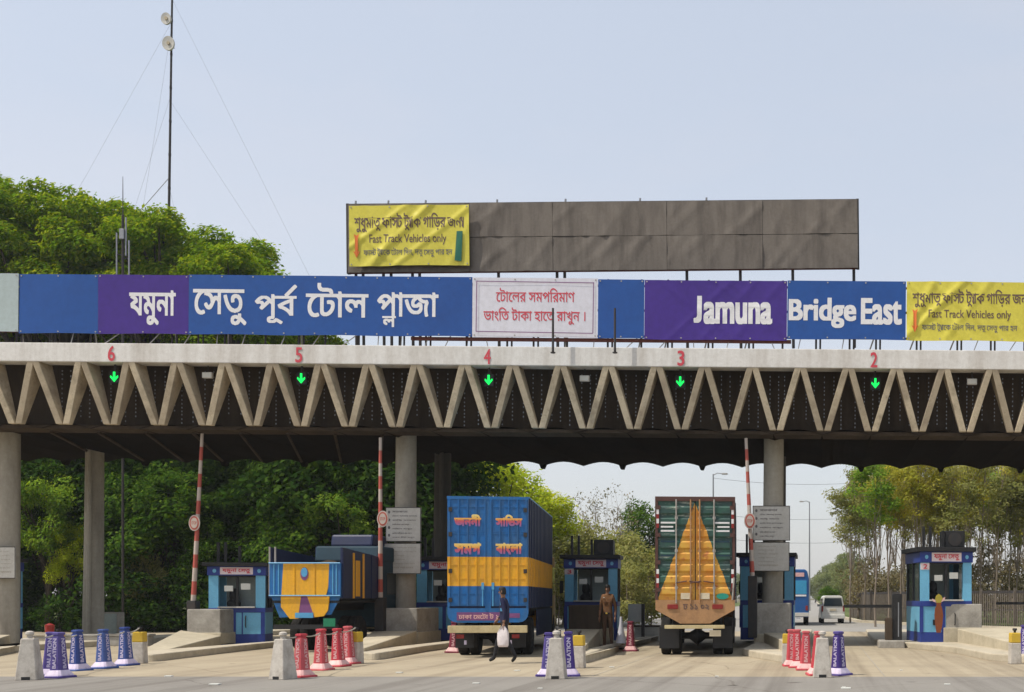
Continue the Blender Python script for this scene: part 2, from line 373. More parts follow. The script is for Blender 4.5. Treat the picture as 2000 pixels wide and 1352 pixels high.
def compose(items):
    """items: str | ('g', glyph, dx, dy, sx, sy) | ('s', points); drawn left to right"""
    pen = 0; out = []
    for it in items:
        if isinstance(it, str):
            for ch in it.split('\x00'):
                out += [[(x + pen, y) for x, y in c] for c in contours(ch)] if ch.strip() else []
                pen += advance(ch) if ch.strip() else .3
        elif it[0] == 'g':
            _, g, dx, dy, sx, sy = it
            out += [[(x * sx + pen + dx, y * sy + dy) for x, y in c] for c in contours(g)]
        elif it[0] == 's': out += stroke([(x + pen, y) for x, y in it[1]], .075)
        elif it[0] == 'adv': pen += it[1]
    return out
def fill(cs, bold=0, rows=70):
    if bold:
        cs = [[(x + bold * math.cos(a), y + bold * math.sin(a)) for x, y in c] for c in cs for a in (0,)] if False else [[(x + bold * i, y + bold * j) for x, y in c] for c in cs for i in (-1, 0, 1) for j in (-.7, 0, .7)]
    E = []
    for c in cs:
        for (x0, y0), (x1, y1) in zip(c, c[1:] + c[:1]):
            if y0 != y1: E.append((min(y0, y1), max(y0, y1), x0, y0, (x1 - x0) / (y1 - y0), 1 if y1 > y0 else -1))
    lo = min(e[0] for e in E); hi = max(e[1] for e in E); h = (hi - lo) / rows
    buckets = [[] for _ in range(rows)]
    for e in E:
        for k in range(max(0, int((e[0] - lo) / h - .5)), min(rows, int((e[1] - lo) / h + 1.5))): buckets[k].append(e)
    quads = []
    for k in range(rows):
        y = lo + (k + .5) * h
        xs = sorted((e[2] + (y - e[3]) * e[4], e[4], e[5]) for e in buckets[k] if e[0] <= y < e[1])
        w = 0
        for x, sl_, d in xs:
            if w == 0: st = (x, sl_)
            w += d
            if w == 0 and x - st[0] > 1e-4:
                a = max(-.6, min(.6, st[1])) * h / 2; b_ = max(-.6, min(.6, sl_)) * h / 2
                quads.append((st[0] - a, x - b_, x + b_, st[0] + a, y - h / 2, y + h / 2))
    return quads
def lettering(mb, items, u0, u1, v0, v1, bold=0, rows=70, depth=None, off=-.012):
    """lays a line of writing into the rectangle u0..u1, v0..v1 of the local x,z plane facing -y"""
    q = fill(compose(items if isinstance(items, list) else [items]), bold, rows)
    xa = min(min(a[0], a[3]) for a in q); xb = max(max(a[1], a[2]) for a in q); ya = q[0][4]; yb = q[-1][5]
    fx = lambda x: u0 + (x - xa) / (xb - xa) * (u1 - u0)
    fy = lambda y: v0 + (y - ya) / (yb - ya) * (v1 - v0)
    for a, b_, c, d, y0, y1 in q:
        pts = [(fx(a), fy(y0)), (fx(b_), fy(y0)), (fx(c), fy(y1)), (fx(d), fy(y1))]
        mb.add([(x, (depth(x, z) if depth else 0) + off, z) for x, z in pts], [(0, 1, 2, 3)])
    return mb
# ================================================================== THE SETTING
def sheet(name, poly, z, m, kind='structure'):
    o = MB().add([(x, y, z) for x, y in poly], [tuple(range(len(poly)))]).build(name, m); return tag(o, kind=kind)
def ground_mat(name, a, b_, c, s1, s2, rough=.95, bump=.4):
    m, nt, b = nodes_of(name); b.inputs['Roughness'].default_value = rough; b.inputs['Specular IOR Level'].default_value = .25
    c1 = mixrgb(nt, a, b_, ramp(nt, noise(nt, s1, 6, .65), .38, .66))
    c2 = mixrgb(nt, c1, c, ramp(nt, noise(nt, s2, 6, .7, (1, .3, 1)), .55, .78))
    sp = ramp(nt, noise(nt, 38, 3, .8), .35, .75)
    c3 = mixrgb(nt, c2, mixrgb(nt, c2, (.78, .77, .75), 1.0, 'MULTIPLY'), sp)
    nt.links.new(c3, b.inputs['Base Color'])
    bp = nt.nodes.new('ShaderNodeBump'); bp.inputs['Strength'].default_value = bump; bp.inputs['Distance'].default_value = .015
    nt.links.new(noise(nt, 60, 4), bp.inputs['Height']); nt.links.new(bp.outputs[0], b.inputs['Normal']); return m
M['soil'] = ground_mat('soil', (.10, .095, .045), (.16, .13, .075), (.07, .085, .03), .25, .9)
M['apron'] = ground_mat('apron', (.375, .315, .222), (.425, .36, .255), (.28, .232, .165), .5, .35)
def wear(m):      # tyre tracks along the lanes, oil drips and fine cracks over a paving material
    nt = m.node_tree; b = nt.nodes['Principled BSDF']; src = b.inputs['Base Color'].links[0].from_socket
    tr = ramp(nt, noise(nt, 1.0, 4, .65, (1.3, .03, 1)), .48, .68)
    c = mixrgb(nt, src, mixrgb(nt, src, (.68, .66, .65), 1.0, 'MULTIPLY'), tr)
    oil = ramp(nt, noise(nt, 1.6, 2, .5), .69, .76)
    c = mixrgb(nt, c, mixrgb(nt, c, (.48, .46, .45), 1.0, 'MULTIPLY'), oil)
    tc = nt.nodes.new('ShaderNodeTexCoord'); v = nt.nodes.new('ShaderNodeTexVoronoi'); v.feature = 'DISTANCE_TO_EDGE'; v.inputs['Scale'].default_value = .23
    mx = nt.nodes.new('ShaderNodeMix'); mx.data_type = 'VECTOR'; mx.inputs[0].default_value = .25
    nz = nt.nodes.new('ShaderNodeTexNoise'); nz.inputs['Scale'].default_value = .7; nz.inputs['Detail'].default_value = 5
    nt.links.new(tc.outputs['Object'], nz.inputs['Vector']); nt.links.new(tc.outputs['Object'], mx.inputs[4]); nt.links.new(nz.outputs['Color'], mx.inputs[5])
    nt.links.new(mx.outputs[1], v.inputs['Vector'])
    cr = ramp(nt, v.outputs['Distance'], .0035, .001)
    c = mixrgb(nt, c, mixrgb(nt, c, (.74, .72, .70), 1.0, 'MULTIPLY'), cr)
    nt.links.new(c, b.inputs['Base Color'])
wear(M['apron'])
M['asphalt'] = ground_mat('asphalt', (.24, .223, .198), (.265, .248, .22), (.205, .19, .17), .6, .4)
wear(M['asphalt'])
M['road_grey'] = ground_mat('road_grey', (.29, .275, .25), (.32, .305, .28), (.25, .235, .215), .4, .25)
M['grass'] = ground_mat('grass', (.07, .11, .02), (.12, .14, .035), (.17, .14, .06), .6, 1.4)
sheet('ground', [(-1500, -300), (1500, -300), (1500, 3000), (-1500, 3000)], -.004, 'soil')
sheet('toll_plaza_apron', [(-60, 12), (60, 12), (60, 44), (14, 48), (6.5, 55), (2.4, 66), (-24, 66), (-26, 50), (-60, 48)], 0.0, 'apron')
sheet('front_road', [(-90, -30), (90, -30), (90, 20.9), (-90, 21.4)], .004, 'asphalt')
sheet('far_road', [(-24, 52), (11, 48.5), (6.3, 56), (2.2, 68), (1.0, 90), (.4, 140), (-2, 700), (-14, 700), (-14, 120), (-20, 70)], .004, 'road_grey')
k = MB()
edge = [(14, 47.6), (9.4, 51.2), (6.3, 56), (2.2, 68), (1.0, 90), (.4, 140), (-1.0, 380)]
for (x0, y0), (x1, y1) in zip(edge, edge[1:]):
    k.hexa([(x0, y0, 0), (x1, y1, 0), (x1 + .35, y1 + .2, 0), (x0 + .35, y0 + .2, 0), (x0, y0, .14), (x1, y1, .14), (x1 + .35, y1 + .2, .14), (x0 + .35, y0 + .2, .14)])
tag(k.build('kerb', 'kerb'), kind='structure')
sheet('verge', [(x + .35, y + .2) for x, y in edge] + [(8, 380), (25, 140), (40, 60), (40, 47)], .02, 'grass')
sheet('bank', [(-60, 48.2), (-26, 50.2), (-24.2, 66), (-24, 72), (-14.2, 120), (-14.2, 380), (-40, 380), (-120, 150), (-120, 48)], .02, 'grass')
mk = MB()
for y in (56, 64, 72, 82, 94, 110, 130): mk.add([(-3.0, y, .008), (-2.85, y, .008), (-2.85, y + 3, .008), (-3.0, y + 3, .008)], [(0, 1, 2, 3)])
tag(mk.build('road_marking', 'paper'), kind='structure')
jt = MB()
for y in (24.4, 28.6, 33.0): jt.add([(-40, y, .004), (25, y, .004), (25, y + .025, .004), (-40, y + .025, .004)], [(0, 1, 2, 3)])
for x in (-21.6, -15.6, -9.8, -4.2, 1.2, 6.4): jt.add([(x, 21.3, .008), (x + .015, 21.3, .008), (x + .015, 44, .008), (x, 44, .008)], [(0, 1, 2, 3)])
tag(jt.build('pavement_joint', 'grey_concrete'), kind='structure')
lt = MB(); rl = random.Random(9)
for px, py in [(1010, 1311), (1195, 1304), (1055, 1346), (1652, 1346), (1648, 1343), (930, 1336), (420, 1338), (1400, 1322), (780, 1315), (330, 1322), (1760, 1310), (1850, 1338)]:
    g_ = G(px, py); s_ = rl.uniform(.02, .06); lt.box(g_.x - s_ * 1.4, g_.x + s_ * 1.4, g_.y - s_, g_.y + s_, .006, .014 + s_ * .2)
tag(lt.build('litter', 'paper'), kind='stuff')

# ================================================================== TOLL CANOPY
CX, CY = -8.79, 33.5
canopy = thing('toll_canopy', 'long concrete toll canopy with a zigzag truss front under a white numbered beam', 'toll plaza', (CX, CY, 0), ry=TILT)
XL, XR = -21.0, 24.0
c = MB(); c.box(XL, XR, -.75, -.2, 8.06, 8.60, .02); c.build('fascia_beam', 'fascia_white', canopy)
c = MB(); c.box(XL, XR, -.2, 7.6, 8.30, 8.56); c.build('roof_slab', 'roof_grey', canopy)
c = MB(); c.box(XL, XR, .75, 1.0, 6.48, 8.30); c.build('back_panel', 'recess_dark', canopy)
# folded underside: small vaults side by side, every second valley carries a drip lug
P = 1.42; so_ = MB(); xs = []
nv = int((XR - XL) / P)
prof = []
for i in range(nv):
    for k in range(8):
        t = k / 8; prof.append((XL + (i + t) * P, 6.17 + .15 * math.sin(math.pi * t) ** 1.0))
vs = []; fs = []
for j, y in enumerate((.0, 7.55)):
    for x, z in prof: vs.append((x, y, z + (.10 if j == 0 else 0)))
n = len(prof)
for i in range(n - 1): fs.append((i, i + 1, n + i + 1, n + i))
so_.add(vs, fs)
for i in range(n - 1):      # rear edge beam that follows the vaults
    (x0, z0), (x1, z1) = prof[i], prof[i + 1]
    so_.hexa([(x0, 7.55, z0), (x1, 7.55, z1), (x1, 7.75, z1), (x0, 7.75, z0), (x0, 7.55, 8.28), (x1, 7.55, 8.28), (x1, 7.75, 8.28), (x0, 7.75, 8.28)])
for i in range(0, nv, 2):
    x = XL + i * P; so_.hexa([(x - .05, 7.5, 6.05), (x + .05, 7.5, 6.05), (x + .05, 7.74, 6.05), (x - .05, 7.74, 6.05), (x - .13, 7.5, 6.24), (x + .13, 7.5, 6.24), (x + .13, 7.74, 6.24), (x - .13, 7.74, 6.24)])
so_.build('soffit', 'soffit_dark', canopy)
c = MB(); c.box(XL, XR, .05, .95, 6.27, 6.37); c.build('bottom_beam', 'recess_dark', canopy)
for x0 in (-16.6, -15.2, -13.8, -12.4, -11.0, -9.6, -8.2, -6.8): MB().tube([(x0 + 2.6, .6, 6.24), (x0, 7.3, 6.20)], .045, 6).build('soffit_rib', 'recess_dark', canopy)
ST = 1.365
def plank(xt, xb, wt=.092, d=.16):
    yt, yb, zt, zb = -.74, -.46, 8.07, 6.33
    return MB().hexa([(xb - wt, yb, zb), (xb + wt, yb, zb), (xb + wt, yb + d, zb), (xb - wt, yb + d, zb), (xt - wt, yt, zt), (xt + wt, yt, zt), (xt + wt, yt + d + .45, zt), (xt - wt, yt + d + .45, zt)])
for i in range(-14, 17):
    x = i * ST
    plank(x + .07, x + ST / 2 - .10).build('truss_plank', 'tan_concrete', canopy, bevel=.012)
    plank(x - .07, x - ST / 2 + .10).build('truss_plank', 'tan_concrete', canopy, bevel=.012)
# columns, front and rear
COLX = [((14 - VX) * 35 / FPX), ((790 - VX) * 35 / FPX), ((1508 - VX) * 35 / FPX)]
for x in COLX:
    c = MB(); c.lathe([(.33, -.4), (.31, 3.4), (.30, 6.4)], 28, (x - CX, 1.5, 0)); c.build('column', 'column_concrete', canopy, smooth=True)
for x, cm in (((182 - VX) * 38.8 / FPX, 'column_concrete'), ((862 - VX) * 38.8 / FPX, 'shaded_concrete'), (-1.43, 'shaded_concrete')):
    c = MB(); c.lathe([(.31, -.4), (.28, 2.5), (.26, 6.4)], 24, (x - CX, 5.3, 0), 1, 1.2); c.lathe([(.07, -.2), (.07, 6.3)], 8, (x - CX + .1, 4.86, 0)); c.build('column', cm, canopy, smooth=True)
# roof edge rail
c = MB(); c.box(XL, XR, -.30, -.24, 8.60, 8.66); c.build('roof_rail', 'rust', canopy)
def cpx(px, py, Y):     # point of the photo -> canopy frame
    w = W(px, py, Y); w = w - canopy.location; t = TILT
    return Vector((w.x * math.cos(t) - w.z * math.sin(t), w.y, w.x * math.sin(t) + w.z * math.cos(t)))
for d, px in (('6', 218), ('5', 584), ('4', 952), ('3', 1330), ('2', 1707)):
    p = cpx(px, 700, 32.75); mb = MB(); lettering(mb, d, p.x - .10, p.x + .10, 8.09, 8.52, bold=.016, rows=40, off=-.765); mb.build('lane_number', 'letter_red', canopy)

# lane signals and floodlights in the truss bays, strings of small lamps
sig0 = None
for px, lab in ((220, 'green arrow lane signal below the red number 6'), (586, 'green arrow lane signal below the red number 5'), (953, 'green arrow lane signal below the red number 4'),
                (1328, 'green arrow lane signal below the red number 3'), (1710, 'green arrow lane signal below the red number 2')):
    p = cpx(px, 738, 33.0); z = 7.70
    L = canopy.matrix_basis @ Vector((p.x, -.42, z))
    if sig0 is None:
        sig0 = thing('lane_signal', lab, 'traffic signal', L, group='green lane signals under the beam')
        MB().box(-.17, .17, .0, .12, -.21, .21, .02).build('housing', 'black', sig0)
        MB().box(-.03, .03, .02, .07, .2, .45).build('bracket', 'dark_steel', sig0)
        a = MB(); a.prism_y([(-.035, .17), (-.035, -.03), (-.12, .05), (-.135, -.01), (0, -.17), (.135, -.01), (.12, .05), (.035, -.03), (.035, .17)][::-1][::-1], -.02, -.004)
        a.build('arrow', 'signal_green', sig0)
    else: dup(sig0, L, label=lab)
    if sig0: sig0.scale = (.86, .86, .86)
fl0 = None
for px, lab in ((400, 'small white floodlight in the truss between lane numbers 6 and 5'), (1140, 'small white floodlight in the truss between lane numbers 4 and 3'), (1900, 'small white floodlight in the truss right of lane number 2')):
    p = cpx(px, 733, 33.0); L = canopy.matrix_basis @ Vector((p.x, -.40, 7.78))
    if fl0 is None:
        fl0 = thing('floodlight', lab, 'floodlight', L, group='floodlights under the beam')
        MB().box(-.14, .14, 0, .12, -.085, .085, .02).build('lamp_body', 'fascia_white', fl0); MB().box(-.12, .12, -.008, 0.0, -.06, .06).build('lens', 'paper', fl0)
        MB().tube([(0, .06, .08), (0, .08, .28)], .015, 6).build('bracket', 'dark_steel', fl0)
    else: dup(fl0, L, label=lab)
ls0 = None
for v in range(4):
    pass
def light_string(rng):
    root = thing('light_string', 'strings of tiny lamps hanging in the bays of the zigzag truss', 'string lights', (0, 0, 0), group='light strings in the truss bays', ry=TILT)
    w = MB(); b = MB()
    for k in range(5):
        x = -.50 + k * .25 + rng.uniform(-.05, .05); ln = rng.uniform(1.25, 1.62); z0 = 8.02
        if k % 2 == 0 and k < 4: x2 = x + .2; w.tube([(x, 0, z0), (x, 0, z0 - ln), (x + .1, 0, z0 - ln - .08), (x2, 0, z0 - ln), (x2, 0, z0)], .005, 4)
        else: w.tube([(x, 0, z0), (x, 0, z0 - ln)], .005, 4)
        zz = z0 - .1
        while zz > z0 - ln:
            q = .013; b.box(x - q, x + q, -q, q, zz - q * 1.6, zz + q * 1.6); zz -= rng.uniform(.09, .16)
    w.build('wire', 'dark_steel', root); tag(b.build('lamp', 'galv', root), kind='stuff'); return root
rg = random.Random(3); protos = []
for i in range(-10, 13):
    L = canopy.matrix_basis @ Vector((i * ST + ST / 2, -.10, 0))
    if len(protos) < 4: r = light_string(rg); r.location = L; protos.append(r)
    else: dup(protos[(i * 7) % 4], L)

# ================================================================== HOARDINGS
# a long steel frame on the roof edge carries the row of banners
BY = 33.0; bs = BY / FPX          # metres per photo pixel at the banners
frame = thing('hoarding_rack', 'rusty steel pipe frame on the roof edge carrying the row of banners', 'steel frame', (CX, BY, 0), ry=TILT)
def fpx(px, py, Y=BY):
    w = W(px, py, Y) - Vector((CX, BY, 0)); t = TILT
    return w.x * math.cos(t) - w.z * math.sin(t), w.x * math.sin(t) + w.z * math.cos(t)
zt = fpx(1000, 546)[1]; zb = fpx(1000, 656)[1]
for z, yy in ((zt - .1, .22), ((zt + zb) / 2, .22), (zb + .06, .22)):
    MB().tube([(XL + 1, yy, z), (XR, yy, z)], .035, 6).build('rail', 'rust', frame)
MB().box(fpx(800, 660)[0], fpx(1545, 660)[0], .10, .2, zb - .12, zb - .03).build('rail', 'rust', frame)
rp = random.Random(11)
px = 20
while px < 2080:
    x = fpx(px, 650)[0]
    MB().tube([(x, .26, 8.55), (x, .26, zt + .1)], .03, 6).build('post', 'dark_steel', frame)
    if rp.random() < .7: MB().tube([(x + .12, .30, 8.55), (x + .12, .30, zt - .02)], .028, 6).build('post', 'dark_steel', frame)
    if rp.random() < .6: MB().tube([(x - .25, 1.0, 8.56), (x + .05, .3, zb + .4)], .022, 6).build('brace', 'pale_steel', frame)
    if rp.random() < .75: MB().tube([(x + rp.uniform(.4, .8), .05, 8.58), (x + rp.uniform(.5, 1.0), .18, zb + .03)], .014, 5).build('strut', 'pale_steel', frame)
    px += rp.choice((52, 66, 80))
for px_, lab in ((1080, 'thin dark pipe standing upright in front of the white notice banner'), (1201, 'thin dark pipe standing upright in front of a plain blue banner')):
    w0 = W(px_, 690, 32.5); w1 = W(px_, 602, 32.5); o = MB().tube([(0, 0, 0), (0, 0, w1.z - w0.z)], [.035, .03], 8)
    t_ = thing('upright_pipe', lab, 'pipe', w0, group='thin pipes before the banners'); o.build('pipe', 'dark_steel', t_); MB().lathe([(.07, 0), (.07, .03)], 8).build('foot_plate', 'dark_steel', t_)

def wave(seed, amp, crease=0):
    r = random.Random(seed); T = [(r.uniform(.6, 2.6), r.uniform(-1.2, 1.2), r.uniform(0, 6.28), r.uniform(.3, 1)) for _ in range(7)]
    C = [(r.uniform(-1.6, 1.6), r.uniform(.4, 1.4) * r.choice((-1, 1)), r.uniform(.6, 1)) for _ in range(9)]
    def f(x, z):
        d = sum(a * math.sin(kx * x + kz * z + p) for kx, kz, p, a in T) / 4 * amp
        for c0, s_, a in C:
            u = (x - c0 - s_ * (z - .8)) * 5
            if crease and abs(u) < 1: d -= crease * a * (1 - abs(u))
        return d
    return f
def cloth_sheet(mb, w, h, fn, step=.045, th=.014, sag=0):
    nx = max(2, int(w / step)); nz = max(2, int(h / step)); vs = []; fs = []
    for j in range(nz + 1):
        for i in range(nx + 1):
            x = -w / 2 + w * i / nx; z = h * j / nz
            s_ = sag * math.sin(x * 2.1 + 1) * (1 - z / h)
            vs.append((x, fn(x, z), z + s_))
    nn = len(vs); vs += [(x, y + th, z) for x, y, z in vs]
    for j in range(nz):
        for i in range(nx):
            a = j * (nx + 1) + i; q = (a, a + 1, a + nx + 2, a + nx + 1); fs += [q, tuple(k + nn for k in q[::-1])]
    ring = list(range(nx + 1)) + [(j + 1) * (nx + 1) + nx for j in range(nz)] + [nz * (nx + 1) + i for i in range(nx - 1, -1, -1)] + [j * (nx + 1) for j in range(nz - 1, 0, -1)]
    for a, b in zip(ring, ring[1:] + ring[:1]): fs.append((a + nn, b + nn, b, a))
    return mb.add(vs, fs)
def banner(px0, px1, yt, yb, m, label, Y=BY, amp=.018, crease=0, seed=1, sag=.01, ry=TILT, cat='banner'):
    pc = (px0 + px1) / 2; k = Y / FPX; p = W(pc, yb, Y)
    t = thing('banner', label, cat, p, ry=ry)
    w, h = (px1 - px0) * k - .012, (yb - yt) * k; fn = wave(seed, amp, crease)
    o = cloth_sheet(MB(), w, h, fn, sag=sag).build('cloth', m, t, smooth=True)
    def text(items, x0, x1, y0, y1, mm, bold=.03, rows=70, name='lettering'):
        mb = MB(); lettering(mb, items, (x0 - pc) * k, (x1 - pc) * k, (yb - y1) * k, (yb - y0) * k, bold, rows, fn, -.007); return mb.build(name, mm, t)
    def shape(poly, mm, name, off=-.03):
        n_ = len(poly); mb = MB(); P_ = [((x - pc) * k, (yb - y) * k) for x, y in poly]
        a_ = sum(P_[i][0] * P_[(i + 1) % n_][1] - P_[(i + 1) % n_][0] * P_[i][1] for i in range(n_))
        if a_ < 0: P_ = P_[::-1]
        mb.add([(x, fn(x, z) + off, z) for x, z in P_], [tuple(range(n_))]); return mb.build(name, mm, t)
    def eyelets():
        mb = MB(); n_ = max(2, int(w / .9))
        for i in range(n_ + 1):
            x = -w / 2 + .06 + (w - .12) * i / n_
            for z in (.05, h - .05): mb.disc_y(x, fn(x, z) - .006, z, .022, .022, .012, 8)
        mb.build('eyelet', 'pale_steel', t)
    eyelets()
    return t, text, shape
banner(-70, 36, 534, 648, 'banner_pale', 'pale grey green banner at the far left end of the banner row', seed=2)
banner(36, 191, 536, 651, 'banner_blue', 'plain blue banner between the pale banner and the purple one with Bengali letters', seed=3)
t, tx, shp = banner(191, 368, 537, 652, 'banner_purple', 'purple banner with one short Bengali word in white', seed=4)
tx('যমুনা', 252, 343, 567, 635, 'letter_white', .028)
t, tx, shp = banner(368, 922, 539, 655, 'banner_blue', 'long blue banner with three large Bengali words in white', seed=5)
tx('েসতু', 377, 481, 567, 637, 'letter_white', .019)
tx(['পূব', ('s', [(-.30, .66), (-.02, .95)])], 497, 580, 557, 634, 'letter_white', .019)
tx('েটাল', 597, 719, 553, 620, 'letter_white', .019)
tx(['প', ('g', 'ল', -.50, -.315, .60, .47), 'াজা'], 736, 856, 570, 638, 'letter_white', .019)
t, tx, shp = banner(922, 1167, 543, 659, 'banner_white', 'white notice banner with two lines of red Bengali letters in a thin border', seed=6, amp=.015)
tx('েটােলর সমপিরমাণ', 968, 1122, 563, 590, 'letter_red', .010, 50)
tx('ভাংিত টাকা হােত রাখুন ।', 944, 1143, 601, 634, 'letter_red', .010, 50)
for q in (((931, 550), (1159, 551.5), (1159, 553), (931, 551.5)), ((930, 648), (1158, 650), (1158, 651.5), (930, 649.5)), ((930, 550), (931.5, 550), (931, 649), (929.5, 649)), ((1158, 551), (1159.5, 551), (1159, 651), (1157.5, 651))):
    shp(q, 'violet', 'border_line')
banner(1167, 1258, 546, 661, 'banner_blue', 'narrow plain blue banner between the white notice and the purple English banner', seed=7)
t, tx, shp = banner(1258, 1537, 548, 664, 'banner_purple', 'purple banner with one white English word starting with a tall J', seed=8, amp=.03, crease=.012)
tx([('g', 'J', .06, .19, 1, .74), ('adv', .36), ('g', 'amuna', 0, 0, 1, 1.16), ('adv', 2.6)], 1354, 1508, 578, 633, 'letter_white', .042)
t, tx, shp = banner(1537, 1769, 549, 663, 'banner_blue', 'blue banner with two white English words beside the yellow banner', seed=9)
tx(['B', ('g', 'ridge', 0, 0, 1, 1.08)], 1540, 1672, 582, 641, 'letter_white', .036)
tx(['E', ('g', 'ast', 0, 0, 1, 1.12)], 1681, 1761, 582, 634, 'letter_white', .036)
FAST = ['শুধুমাত', ('s', RA), ('adv', .22), 'ফাস', ('adv', -.12), 'ট', ('adv', .22), 'ট', ('s', RA), ('s', YA), ('adv', .24), 'াক', ('adv', .22), 'গািড়র', ('adv', .22), 'জন', ('s', YA), ('adv', .24)]
FAST2 = ['ফাস', ('adv', -.12), 'ট', ('adv', .22), 'ট', ('s', RA), ('s', YA), ('adv', .24), 'ােক', ('adv', .22), 'েটাল িদন, দত', ('s', RA), ('adv', .22), 'েসতু পার হন']
def fast_track(px0, px1, yt, yb, label, seed, ry, green, Y=BY):
    t, tx, shp = banner(px0, px1, yt, yb, 'banner_yellow', label, Y=Y, amp=.03, crease=.028, seed=seed, ry=ry)
    w = px1 - px0; h = yb - yt
    tx(FAST, px0 + .045 * w, px0 + .955 * w, yt + .13 * h, yt + .44 * h, 'letter_brown', .014, 50)
    tx('Fast Track Vehicles only', px0 + .17 * w, px0 + .81 * w, yt + .48 * h, yt + .66 * h, 'letter_brown', .01, 40)
    tx(FAST2, px0 + .12 * w, px0 + .86 * w, yt + .70 * h, yt + .86 * h, 'letter_grey', .01, 40)
    def arrow(cx):
        a, b_ = yt + .47 * h, yt + .87 * h
        shp([(cx - 5, a), (cx, a + 4), (cx + 5, a), (cx + 3, a + 10), (cx + 3, b_ - 12), (cx + 6.5, b_ - 14), (cx, b_), (cx - 6.5, b_ - 14), (cx - 3, b_ - 12), (cx - 3, a + 10)], 'letter_orange', 'arrow')
    arrow(px0 + .065 * w)
    if green: shp([(px1 - 24, yt + .44 * h), (px1 - 12, yt + .44 * h), (px1 - 15, yt + .94 * h), (px1 - 28, yt + .93 * h)], 'green_bar', 'green_patch')
    else: arrow(px1 - .065 * w)
fast_track(1770, 2022, 551, 666, 'yellow fast track banner at the right end of the blue and purple row', 21, TILT, False)

# the upper hoarding: brown metal sheets on posts further back
HY = 34.2; RISE = -.0095
hk = HY / FPX
hp = W(1178, 528, HY)
hoard = thing('billboard', 'upper billboard of weathered brown sheets standing on posts above the banners', 'billboard', hp, ry=RISE)
def hx(px): return (px - 1178) * hk
ztop = (528 - 393) * hk
for a, b_ in ((680, 918), (918, 1080), (1080, 1303), (1303, 1490), (1490, 1676)):
    for r in (0, 1):
        mb = MB(); f_ = wave(int(a) + r, .022, .02); w = hx(b_) - hx(a) - .01; z0 = 0 if r == 0 else ztop * .5
        h = ztop * .5 - .018
        cloth_sheet(mb, w, h, f_, .10, .012, sag=0.0)
        mb.v = [(x + (hx(a) + hx(b_)) / 2, y, z + z0) for x, y, z in mb.v]
        mb.build('sheet_panel', 'tarp_brown', hoard, smooth=True)
MB().box(hx(679), hx(1677), .06, .14, ztop - .06, ztop + .015).build('frame_rail', 'dark_steel', hoard)
MB().box(hx(679), hx(1677), .06, .14, -.01, .06).build('frame_rail', 'rust', hoard)
MB().box(hx(680), hx(1676), .07, .12, ztop * .5 - .08, ztop * .5 + .07).build('frame_rail', 'dark_steel', hoard)
for px in (918, 1080, 1303, 1490): MB().box(hx(px) - .05, hx(px) + .05, .07, .12, 0, ztop - .06).build('frame_stile', 'dark_steel', hoard)
for px in (679, 1676): MB().box(hx(px) - .04, hx(px) + .04, .02, .14, -.02, ztop + .01).build('frame_stile', 'dark_steel', hoard)
for px in (690, 704, 744, 759, 801, 815, 970, 1085, 1100, 1340, 1445, 1548, 1668):
    MB().tube([(hx(px), .2, 8.5 - hp.z + .35), (hx(px), .2, ztop - .1)], .045, 6).build('post', 'dark_steel', hoard)
for px in (693, 757, 830, 970, 1104, 1250, 1380):
    MB().tube([(hx(px), .1, ztop - .02), (hx(px) + .01, .1, ztop + .11)], .03, 6).build('post_cap', 'galv', hoard)
fast_track(682, 917, 401, 519, 'yellow fast track banner on the left end of the upper brown billboard', 33, RISE, True, Y=HY - .16)
# ================================================================== ISLANDS
def quad_block(mb, top, zb):       # four top points (world) extruded straight down to zb
    p = [(v.x, v.y, zb) for v in top] + [tuple(v) for v in top]; return mb.hexa(p)
def smooth_poly(P, r=.35):
    out = []
    n = len(P)
    for i in range(n):
        a, b, c = (Vector(P[i - 1]), Vector(P[i]), Vector(P[(i + 1) % n]))
        d1, d2 = (a - b), (c - b); k = min(r, d1.length * .45, d2.length * .45)
        p, q = b + d1.normalized() * k, b + d2.normalized() * k
        for t in (0, .25, .5, .75, 1): out.append(tuple(p * (1 - t) ** 2 + b * 2 * t * (1 - t) + q * t * t))
    return out
def island(label, kerb, ramp, block, blockmat='grey_concrete'):
    """kerb: ground pixels of the front edge, left to right; ramp: 4 (px, py, Y); block: (px0, px1, py0, py1, Y)"""
    g = [G(x, y) for x, y in kerb]
    base = Vector((sum(v.x for v in g) / len(g), min(v.y for v in g), 0))
    t = thing('traffic_island', label, 'traffic island', base)
    L, Rr = g[0], g[-1]
    poly = [(v.x, v.y) for v in g] + [(Rr.x + .2 * (1 if Rr.x > 0 else .4), 47), (L.x + (.2 if L.x > 0 else .4), 47)]
    MB().prism_z(smooth_poly(poly), -.02, .17).build('kerb_base', 'kerb', t, world=True, bevel=.03)
    tp = [W(*q) for q in ramp]; mb = MB(); quad_block(mb, tp, .05); mb.build('ramp_nose', 'ramp', t, world=True, bevel=.025)
    if block:
        x0, x1, y0, y1, Y = block; a = W(x0, y0, Y); b = W(x1, y1, Y)
        MB().box(a.x, b.x, Y, Y + 1.9, .1, a.z, .03).build('pedestal', blockmat, t, world=True)
        MB().box(a.x - .05, b.x + .05, Y - .06, Y + 1.96, .1, b.z, .02).build('plinth', 'ramp', t, world=True)
    return t
island('island with an angled ramp and a rough stone block under the leaning barrier pole', [(225, 1290), (300, 1293), (430, 1277), (528, 1266)],
       [(270, 1273, 27.5), (298, 1276, 27.5), (432, 1242, 33.6), (352, 1231, 33.6)], (365, 430, 1190, 1236, 33.6))
island('island with a ramp nose carrying the column beside the blue covered truck', [(680, 1287), (735, 1290), (828, 1274), (885, 1266)],
       [(686, 1264, 27.5), (712, 1266, 27.5), (814, 1232, 33.3), (728, 1233, 33.3)], (745, 815, 1188, 1235, 33.4))
